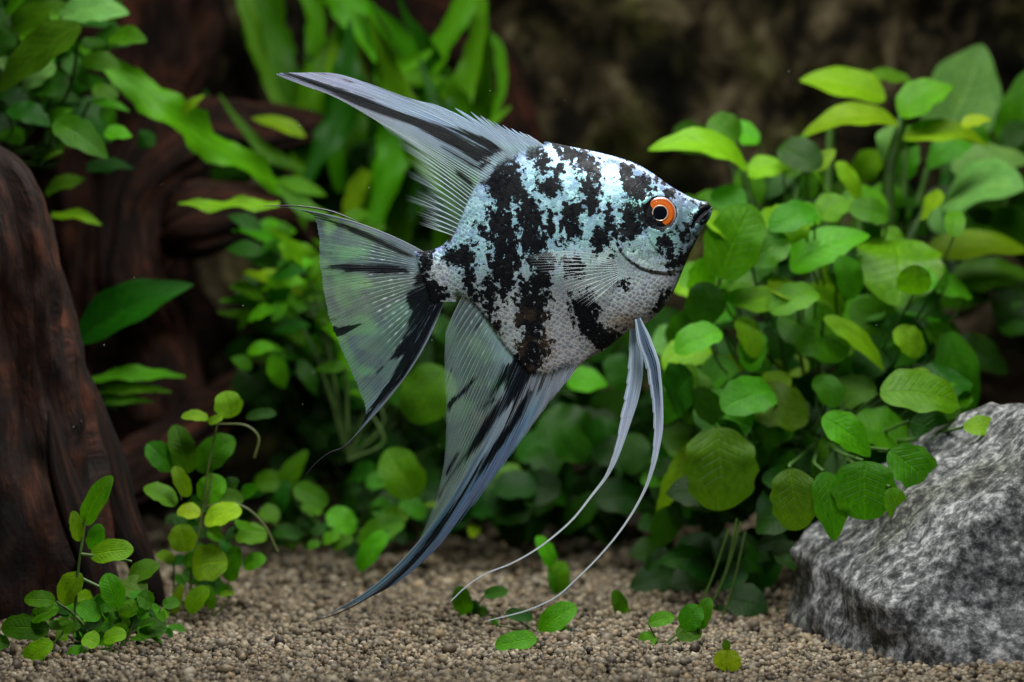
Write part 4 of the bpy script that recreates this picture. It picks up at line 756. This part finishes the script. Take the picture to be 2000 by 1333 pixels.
def torus(name, R, r, y, mat, parent, ns=72, nt=10):
    a, b = np.meshgrid(np.linspace(0, 2*math.pi, ns, endpoint=False), np.linspace(0, 2*math.pi, nt, endpoint=False), indexing='ij')
    rr = R + r*np.cos(b); X = W2(EYE[0] + rr*np.cos(a), EYE[1] + rr*np.sin(a), y + r*np.sin(b)).reshape(-1, 3)
    i = np.arange(ns)[:, None]; j = np.arange(nt)[None]; F = np.stack([i*nt + j, ((i+1) % ns)*nt + j, ((i+1) % ns)*nt + (j+1) % nt, i*nt + (j+1) % nt], -1).reshape(-1, 4)
    return mesh(name, X, F, mat, parent)
eye = disc('eye', 0.3, 30.6, ye - 6, ye + 5, M_SOCK, fish)
disc('iris', 0.3, 29.5, ye - 5, ye - 2.5, m_iris(), eye)
torus('eye_ring', 29.8, 1.5, ye - 0.3, M_RING, eye); torus('eye_socket', 31.4, 0.9, ye + 0.3, M_SOCK, eye)
disc('pupil', 0.3, 14.0, ye - 6.6, ye - 5.0, M_PUP, eye); torus('pupil_ring', 14.6, 1.1, ye - 5.2, m_plain('pupil_rim', (0.75, 0.6, 0.45), 0.25, 0.4), eye)
nc = N('cornea'); fr = nc.n('Fresnel', None, IOR=1.06)
M_CORNEA = nc.end(nc.n('MixShader', None, i0=fr, i1=nc.n('BsdfTransparent'), i2=nc.n('BsdfGlossy', None, Roughness=0.03)))
disc('cornea', 0.3, 29.0, ye - 10.0, ye - 2.0, M_CORNEA, eye)
# ---- fins
def cols(n, c): return np.tile(np.array(c, float), (n, 1))
def mixc(a, b, f): return a + (np.asarray(b) - a)*f[:, None]
def fin(name, keys, nr, fields, ywave, nu=320, nv=90, saw=None, ragged=0.02, rays=True, ray_r=0.9, y0=0.0, ray_a=0.75, inset=0.0):
    kk_ = []
    for k_, b_, c_, t_ in keys:   # the fin grows from inside the body
        l_ = math.hypot(b_[0] - c_[0], b_[1] - c_[1]); kk_.append((k_, (b_[0] + (b_[0] - c_[0])/l_*inset, b_[1] + (b_[1] - c_[1])/l_*inset), c_, t_))
    keys = kk_
    uk = [k[0] for k in keys]; u = np.linspace(0, 1, nu)
    B, C, T = (spline(uk, [k[i] for k in keys], u) for i in (1, 2, 3))
    def curve(uu, v, ext=1.0):
        b, c, t = (spline(uk, [k[i] for k in keys], uu) for i in (1, 2, 3)); v = v*ext
        return (1-v)[:, None]**2*b + 2*((1-v)*v)[:, None]*c + (v**2)[:, None]*t
    hsh = np.array([0.5 + 0.5*mn.noise(Vector((i*1.37, 0.3, 7))) for i in np.floor(u*nr*2)])
    Lr = np.hypot(*(T - B).T); calm = np.clip(150/Lr, 0.08, 1)**1.5; ext = 1 - (ragged*hsh*2 + ragged*rng.random(nu)*0.6)*calm
    if saw:
        u0, u1, n_, amp = saw; f = ((u - u0)/(u1 - u0)*n_) % 1.0; ext = np.where((u >= u0) & (u <= u1), 1 - amp*(1 - np.abs(2*f - 1)**0.7), ext)
    v = np.linspace(0, 1, nv); vv = (v[None]*ext[:, None])
    p = ((1-vv)**2)[..., None]*B[:, None] + (2*(1-vv)*vv)[..., None]*C[:, None] + (vv**2)[..., None]*T[:, None]
    x, y = p[..., 0].ravel(), p[..., 1].ravel(); U = np.repeat(u, nv); Vv = vv.ravel()
    at = fields(x, y, U, Vv)
    yy = ywave(x, y, U, Vv) + y0 + 0.7*np.cos(2*math.pi*U*nr)*sst(0, .2, Vv)
    at['puv'] = np.c_[U*nr, Vv, np.zeros(len(U))]
    tint = at.pop('tint'); at['tint'] = np.c_[tint, np.ones(len(tint))]
    n_ = len(U)
    for k_, d_ in (('dark', 0.0), ('dots', 0.0), ('rayA', 0.3), ('darkA', 0.95), ('fade', 1.0), ('strk', 0.35)):
        at.setdefault(k_, np.full(n_, d_))
    o = mesh(name, W2(x, y, yy), gridfaces(nu, nv), M_FIN, fish, attrs=at)
    if rays:
        parts, TI, AL = [], [], []
        for i in range(nr + 1):
            ui = min(max(i/nr, 0.002), 0.998)
            for br in (-1, 1):
                m = 26; s = np.linspace(0.0, 1, m); e = float(np.interp(ui, u, ext))*0.99
                uu = np.clip(ui + br*0.24/nr*sst(0.42, 0.75, s), 0, 1); q = curve(uu, s, e)
                f = fields(q[:, 0], q[:, 1], uu, s*e); yv = ywave(q[:, 0], q[:, 1], uu, s*e) + y0 - 0.6
                Vt, Ft = tube(W2(q[:, 0], q[:, 1], yv), ray_r*KP*np.linspace(1.15, 0.4, m), 4); parts.append((Vt, Ft))
                dk = np.clip((f.get('dark', np.zeros(m)) - 0.3)*2.2, 0, 1); tc = mixc(mixc(f['tint'], (0.7, 0.76, 0.74), np.full(m, .55)), (0.012, 0.014, 0.02), dk)
                al = np.clip(ray_a*(1.0 - 0.5*s)*f.get('fade', np.ones(m)) , 0, 1); TI.append(np.repeat(np.c_[tc, np.ones(m)], 4, 0)); AL.append(np.repeat(al, 4))
        V, F = join(parts); mesh('fin_rays', V, F, M_RAY, o, attrs={'tint': np.concatenate(TI), 'alpha': np.concatenate(AL)}, kind='stuff')
    return o
def dk(x, y, z, polys, soft=7):
    d = np.full(x.shape, -60.0)
    for q in polys: d = np.maximum(d, polydist(x, y, ZP(z, q)))
    return np.clip(0.5 + d/(2*soft), 0, 1)
def f_dorsal(x, y, u, v):
    n = len(x)
    d = dk(x, y, 'd', [[(140,85),(260,95),(560,188),(800,268),(1050,368),(1250,425),(1450,480),(1700,570),(1790,640),(1690,700),(1600,735),(1450,640),(1300,560),(1150,468),(900,388),(700,312),(520,222),(300,130)], [(1460,780),(1575,880),(1545,905),(1440,815)], [(1700,715),(1630,800),(1560,770),(1450,700),(1340,625),(1350,612),(1480,680),(1600,745)]], 5)
    t = cols(n, (0.36, 0.48, 0.62)); t = mixc(t, (0.44, 0.44, 0.62), sst(820, 640, x)*0.9); t = mixc(t, (0.44, 0.62, 0.66), sst(860, 960, x)*sst(0.4, 0.2, v)); t = mixc(t, (0.45, 0.62, 0.68), sst(0.6, 0.75, u))
    op = sst(0.66, 0.5, u); a = 0.07 + 0.88*op + 0.5*sst(0.16, 0.0, v)
    t = mixc(t, (0.40, 0.55, 0.6), sst(0.34, 0.06, v)); a = a + 0.12*sst(0.6, 0.68, u)*sst(0.84, 0.68, u)*sst(0.25, 0.4, v)
    hh = 0.5 + 0.5*np.sin(np.round(u*46)*12.9898)*np.cos(np.round(u*46)*4.1); fade = 1 - sst(0.38 + 0.3*hh, 0.72 + 0.3*hh, v)*sst(0.64, 0.74, u)
    return {'tint': t, 'dark': d, 'alpha': np.clip(a, 0, 1), 'fade': fade, 'dots': 0.85*sst(0.62, 0.7, u)*sst(0.99, 0.8, u)*sst(0.8, 0.3, v), 'rayA': 0.12 + 0.06*sst(0.6, .7, u)}
fin('dorsal_fin', [(0, (1062, 284), (1045, 272), (1030, 262)), (0.1, (1030, 290), (995, 262), (965, 237)), (0.2, (1005, 300), (955, 250), (893, 211)), (0.25, (997, 303), (925, 236), (800, 192)), (0.3, (990, 306), (880, 222), (634, 141)),
    (0.38, (975, 314), (850, 238), (536, 144)), (0.46, (962, 326), (845, 252), (580, 163)), (0.54, (952, 338), (835, 264), (640, 184)), (0.62, (942, 354), (835, 284), (700, 216)), (0.7, (932, 370), (850, 305), (745, 246)),
    (0.78, (922, 390), (860, 335), (765, 285)), (0.85, (913, 412), (868, 375), (785, 335)), (0.92, (903, 436), (868, 412), (785, 388)), (1.0, (892, 464), (862, 452), (812, 436))],
    46, f_dorsal, lambda x, y, u, v: 7*np.sin(v*2.2 + u*2)*v, inset=24, saw=(0.0, 0.23, 9, 0.42), nu=420, nv=110, ray_a=0.5)
def f_caudal(x, y, u, v):
    n = len(x)
    d = dk(x, y, 'c', [[(285,348),(420,325),(600,318),(700,330),(715,368),(600,372),(450,362),(300,398),(410,352)], [(770,265),(812,270),(835,400),(885,490),(835,580),(765,720),(690,850),(570,985),(410,1168),(398,1160),(520,1000),(610,870),(680,750),(640,770),(690,640),(720,540),(690,470),(740,400),(755,330)],
       [(615,775),(700,635),(724,650),(645,760)], [(548,832),(590,795),(597,806),(560,842)], [(335,622),(440,606),(505,598),(400,656),(355,660)], [(335,582),(430,552),(442,560),(350,594)], [(25,50),(150,52),(300,88),(450,146),(600,215),(745,288),(700,292),(550,226),(400,156),(250,92)]], 5)
    t = cols(n, (0.20, 0.31, 0.32)); t = mixc(t, (0.42, 0.6, 0.74), sst(0.5, 0.05, v)*0.8); t = mixc(t, (0.34, 0.42, 0.52), sst(0.16, 0.04, u)); t = mixc(t, (0.2, 0.27, 0.33), sst(0.86, 0.96, u)); t = mixc(t, (0.44, 0.5, 0.36), sst(0.35, .5, u)*sst(.7, .55, u)*0.5)
    a = 0.38 + 0.56*sst(0.14, 0.05, u) + 0.6*sst(0.84, 0.93, u) + 0.3*sst(0.35, 0.0, v)
    return {'tint': t, 'dark': d, 'alpha': np.clip(a, 0, 0.97), 'dots': sst(0.12, 0.25, u)*sst(0.9, 0.8, u)*sst(0.72, 0.45, v)*sst(0.04, 0.14, v), 'rayA': np.full(n, .16)}
fin('caudal_fin', [(0, (832, 494), (700, 412), (514, 402)), (0.06, (832, 499), (700, 422), (566, 406)), (0.12, (832, 505), (715, 440), (604, 418)), (0.25, (834, 515), (720, 475), (618, 455)), (0.4, (838, 530), (730, 520), (623, 530)),
    (0.55, (842, 547), (740, 575), (640, 618)), (0.7, (847, 563), (765, 630), (672, 700)), (0.82, (853, 576), (790, 680), (700, 765)), (0.9, (858, 583), (812, 710), (713, 808)), (0.95, (862, 588), (824, 712), (692, 852)), (1.0, (867, 591), (838, 716), (668, 876))],
    42, f_caudal, lambda x, y, u, v: 10*np.sin(u*5 + 0.5)*v*v + 8*v, inset=26, ragged=0.018, nu=520, nv=110, ray_a=0.22, ray_r=0.7)
def f_anal(x, y, u, v):
    n = len(x)
    d = dk(x, y, 'a', [[(815,240),(905,235),(885,330),(825,400),(765,480),(705,560),(640,625),(560,732),(535,785),(528,772),(600,650),(700,495),(755,415),(800,350)], [(905,320),(925,345),(880,440),(800,560),(700,690),(600,835),(520,960),(420,1070),(330,1150),(200,1236),(15,1279),(15,1272),(190,1225),(320,1130),(420,1030),(520,900),(620,760),(720,600),(820,480),(870,380)],
        [(562,395),(640,328),(702,268),(690,295),(600,392),(568,424)], [(555,675),(610,588),(618,600),(570,692)], [(700,400),(760,370),(770,380),(700,420)], [(800,235),(840,225),(810,300),(740,380),(740,365)]], 6)
    d = np.maximum(d, dk(x, y, 'b', [BLK[3][1] + []], 7)*sst(0.22, 0.05, v))
    t = cols(n, (0.22, 0.32, 0.30)); t = mixc(t, (0.42, 0.62, 0.68), sst(0.3, 0.02, v)*sst(0.45, 0.6, u)); t = mixc(t, (0.12, 0.28, 0.4), sst(0.58, 0.4, u)); t = mixc(t, (0.07, 0.12, 0.26), sst(0.46, 0.4, u)*sst(0.2, .32, u)*sst(0.3, 0.6, v)); t = mixc(t, (0.3, 0.31, 0.36), sst(0.26, 0.12, u)); t = mixc(t, (0.38, 0.385, 0.4), sst(0.5, 0.14, v)*sst(0.6, 0.36, u)); d = np.maximum(d, 0.52*sst(0.5, 0.1, v)*sst(0.5, 0.36, u))
    a = 0.38 + 0.56*sst(0.62, 0.44, u) + 0.3*sst(0.25, 0.0, v); fade = 1 - 0.45*sst(0.86, 1.0, v)*sst(0.55, 0.6, u)
    return {'strk': 0.25 + 0.75*sst(0.6, 0.45, u), 'tint': t, 'dark': d, 'alpha': np.clip(a, 0, 0.96), 'fade': fade, 'dots': 0.8*sst(0.36, 0.55, u)*sst(0.5, 0.1, v), 'rayA': np.full(n, .16)}
fin('anal_fin', [(0, (1125, 722), (1118, 732), (1106, 748)), (0.08, (1105, 728), (1090, 760), (1066, 797)), (0.16, (1085, 735), (1062, 795), (1022, 858)), (0.24, (1068, 738), (1036, 830), (984, 910)), (0.32, (1050, 736), (1008, 870), (918, 998)), (0.38, (1038, 729), (975, 920), (848, 1078)),
    (0.43, (1028, 721), (905, 1045), (762, 1148)), (0.46, (1022, 716), (868, 1105), (690, 1182)), (0.48, (1018, 712), (850, 1130), (608, 1213)), (0.50, (1014, 709), (862, 1095), (690, 1176)), (0.54, (1008, 703), (885, 1020), (775, 1122)), (0.60, (998, 694), (900, 950), (812, 1068)), (0.66, (988, 684), (905, 890), (838, 1010)), (0.73, (976, 668), (900, 830), (853, 970)),
    (0.80, (962, 652), (896, 770), (868, 890)), (0.87, (946, 630), (890, 710), (871, 800)), (0.94, (925, 604), (886, 655), (867, 712)), (1.0, (898, 586), (882, 615), (869, 655))],
    50, f_anal, lambda x, y, u, v: 9*np.sin(u*4)*v + 4*v, inset=46, saw=(0.0, 0.38, 12, 0.3), nu=620, nv=120, ray_a=0.2, ray_r=0.7)
def f_pect(x, y, u, v):
    n = len(x); return {'tint': cols(n, (0.6, 0.68, 0.68)), 'alpha': np.full(n, -0.02) + 0.25*sst(0.3, 0, v), 'rayA': np.full(n, .05), 'fade': 1 - sst(0.7, 1, v)*0.75}
fin('pectoral_fin', [(0, (1202, 512), (1150, 490), (1062, 496)), (0.2, (1203, 518), (1130, 504), (1028, 506)), (0.4, (1204, 525), (1130, 522), (1040, 530)), (0.6, (1205, 532), (1140, 540), (1085, 556)), (0.8, (1206, 539), (1155, 560), (1108, 585)), (1.0, (1207, 546), (1175, 575), (1142, 603))],
    12, f_pect, lambda x, y, u, v: -49.5 - 22*np.sin(v*1.7), nu=120, nv=40, ray_r=0.7, ray_a=0.75)
# pelvic fins: a ribbon of rays that narrows to a long filament
def pelvic(spec, y0, lean, navy, jag):
    s = np.array(spec, float); s[:, :2] = [Z('p', a, b) for a, b in s[:, :2]]; s[:, 2] /= 2.0826
    L = np.r_[0, np.cumsum(np.hypot(*np.diff(s[:, :2], axis=0).T))]; nl, nw = 260, 25; t = np.linspace(0, 1, nl)
    c = spline(L/L[-1], s, t); c[:, 2] += 0.35*sst(0.4, 0.6, t); tg = np.gradient(c[:, :2], axis=0); tg /= np.linalg.norm(tg, axis=1)[:, None]; pn = np.c_[-tg[:, 1], tg[:, 0]]
    w = c[:, 2].copy(); e = np.linspace(-1, 1, nw)
    saw = np.ones((nl, nw)); hs = np.array([0.5 + 0.5*mn.noise(Vector((i*3.7, 1.1, y0))) for i in range(40)]); ps = np.cumsum(0.02 + 0.05*hs); kk = np.searchsorted(ps, t); f = np.clip((t - np.r_[0, ps][kk])/(ps[kk] - np.r_[0, ps][kk]), 0, 1)
    for j in range(nw):
        if e[j] > 0: saw[:, j] = 1 - jag*hs[kk]*1.3*(1 - f)**1.3*sst(3, 10, w)*sst(0.06, 0.14, t)
    X = c[:, None, :2] + pn[:, None]*(e[None]*saw*w[:, None]*0.5)[..., None]
    x, y = X[..., 0].ravel(), X[..., 1].ravel(); T = np.repeat(t, nw); E = np.tile(e, nl); Wd = np.repeat(w, nw)
    tint = cols(len(x), (0.76, 0.86, 0.92)); tint = mixc(tint, (0.84, 0.84, 0.95), sst(0.12, 0.3, T)*sst(0.5, 0.3, T)*0.7); tint = mixc(tint, (0.97, 0.97, 0.95), sst(0.3, 0.5, T))
    dk_ = 0.62*navy*sst(0.7, 0.3, np.abs(E + 0.08))*sst(0.34, 0.16, T)
    tint = mixc(tint, (0.06, 0.12, 0.22), np.clip(dk_*1.5, 0, 0.92))
    at = {'puv': np.c_[E*5.5, T*1.5, np.zeros(len(x))], 'tint': np.c_[tint, np.ones(len(x))], 'dark': dk_*0.45, 'alpha': np.clip(0.9 - 0.3*sst(0.5, 1.0, np.abs(E))*(Wd > 12) + 0.0*T, 0, 1), 'strk': 0*x + 0.6, 'dots': 0*x, 'rayA': 0*x + .2, 'darkA': 0*x + .9, 'fade': 0*x + 1}
    yy = y0 + lean*np.sin(T*2.4) - 0.16*Wd*(1 - E*E); Wd = Wd*1.0
    yy = yy + 0.5*np.cos(E*14)*sst(4, 12, Wd)
    V = np.r_[W2(x, y, yy), W2(x, y, yy + 0.9 + 0.22*Wd*(1 - E*E))]; F = gridfaces(nl, nw); F = np.r_[F, F[:, ::-1] + nl*nw]
    return mesh('pelvic_fin', V, F, M_FIN, fish, attrs={k: np.concatenate([a, a]) for k, a in at.items()})
pelvic([(800,48,24),(830,150,60),(858,230,60),(869,300,54),(880,400,44),(882,480,40),(875,560,30),(860,640,20),(835,720,13),(790,810,9.5),(720,915,8),(640,1010,7),(560,1090,6),(470,1170,5.5),(380,1215,5),(195,1267,3.6)], -22, -14, 1.0, 0.3)
pelvic([(785,50,24),(793,130,46),(797,200,60),(793,290,64),(780,370,60),(760,450,50),(738,540,34),(712,620,25),(680,690,15),(620,770,10),(540,870,8),(450,950,7),(380,1000,6),(290,1050,5.5),(180,1095,5),(110,1140,4.6),(42,1203,3.6)], 18, 16, 0.3, 0.25)
# trailing thread of the tail fin
p = along([P(*q)[:] for q in ((690, 862), (665, 877), (645, 884), (625, 898), (608, 914), (596, 930))], 24)
V, F = tube(p, KP*np.linspace(1.7, 0.6, 24), 6); mesh('tail_filament', V, F, m_plain('dark_filament', (0.02, 0.022, 0.03), 0.4), fish)
for nm, q, r0 in (('tail_filament', ((700, 434), (645, 413), (600, 405), (560, 402), (515, 403)), 2.6), ('anal_filament', ((800, 1100), (750, 1146), (690, 1184), (650, 1202), (608, 1213)), 2.4)):
    p = along([P(*a)[:] for a in q], 24) - np.array((0, 0.004, 0)); V, F = tube(p, KP*(np.linspace(r0, 0.7, 24)*np.minimum(1, np.linspace(0.25, 3, 24))), 6)
    mesh(nm, V, F, bpy.data.materials['dark_filament'], fish)
# specks adrift in the water
pts = []
for _ in range(60):
    v, f = ico(1); q = P(random.uniform(0, 2000), random.uniform(0, 1000), random.uniform(-0.4, 2.5)); pts.append((v*random.uniform(0.0006, 0.0016) + np.array(q), f))
V, F = join(pts); o = mesh('floating_specks', V, F, m_plain('speck', (0.5, 0.52, 0.5), 0.6), kind='stuff'); tag(o, 'tiny pale specks drifting in the clear water', 'specks')
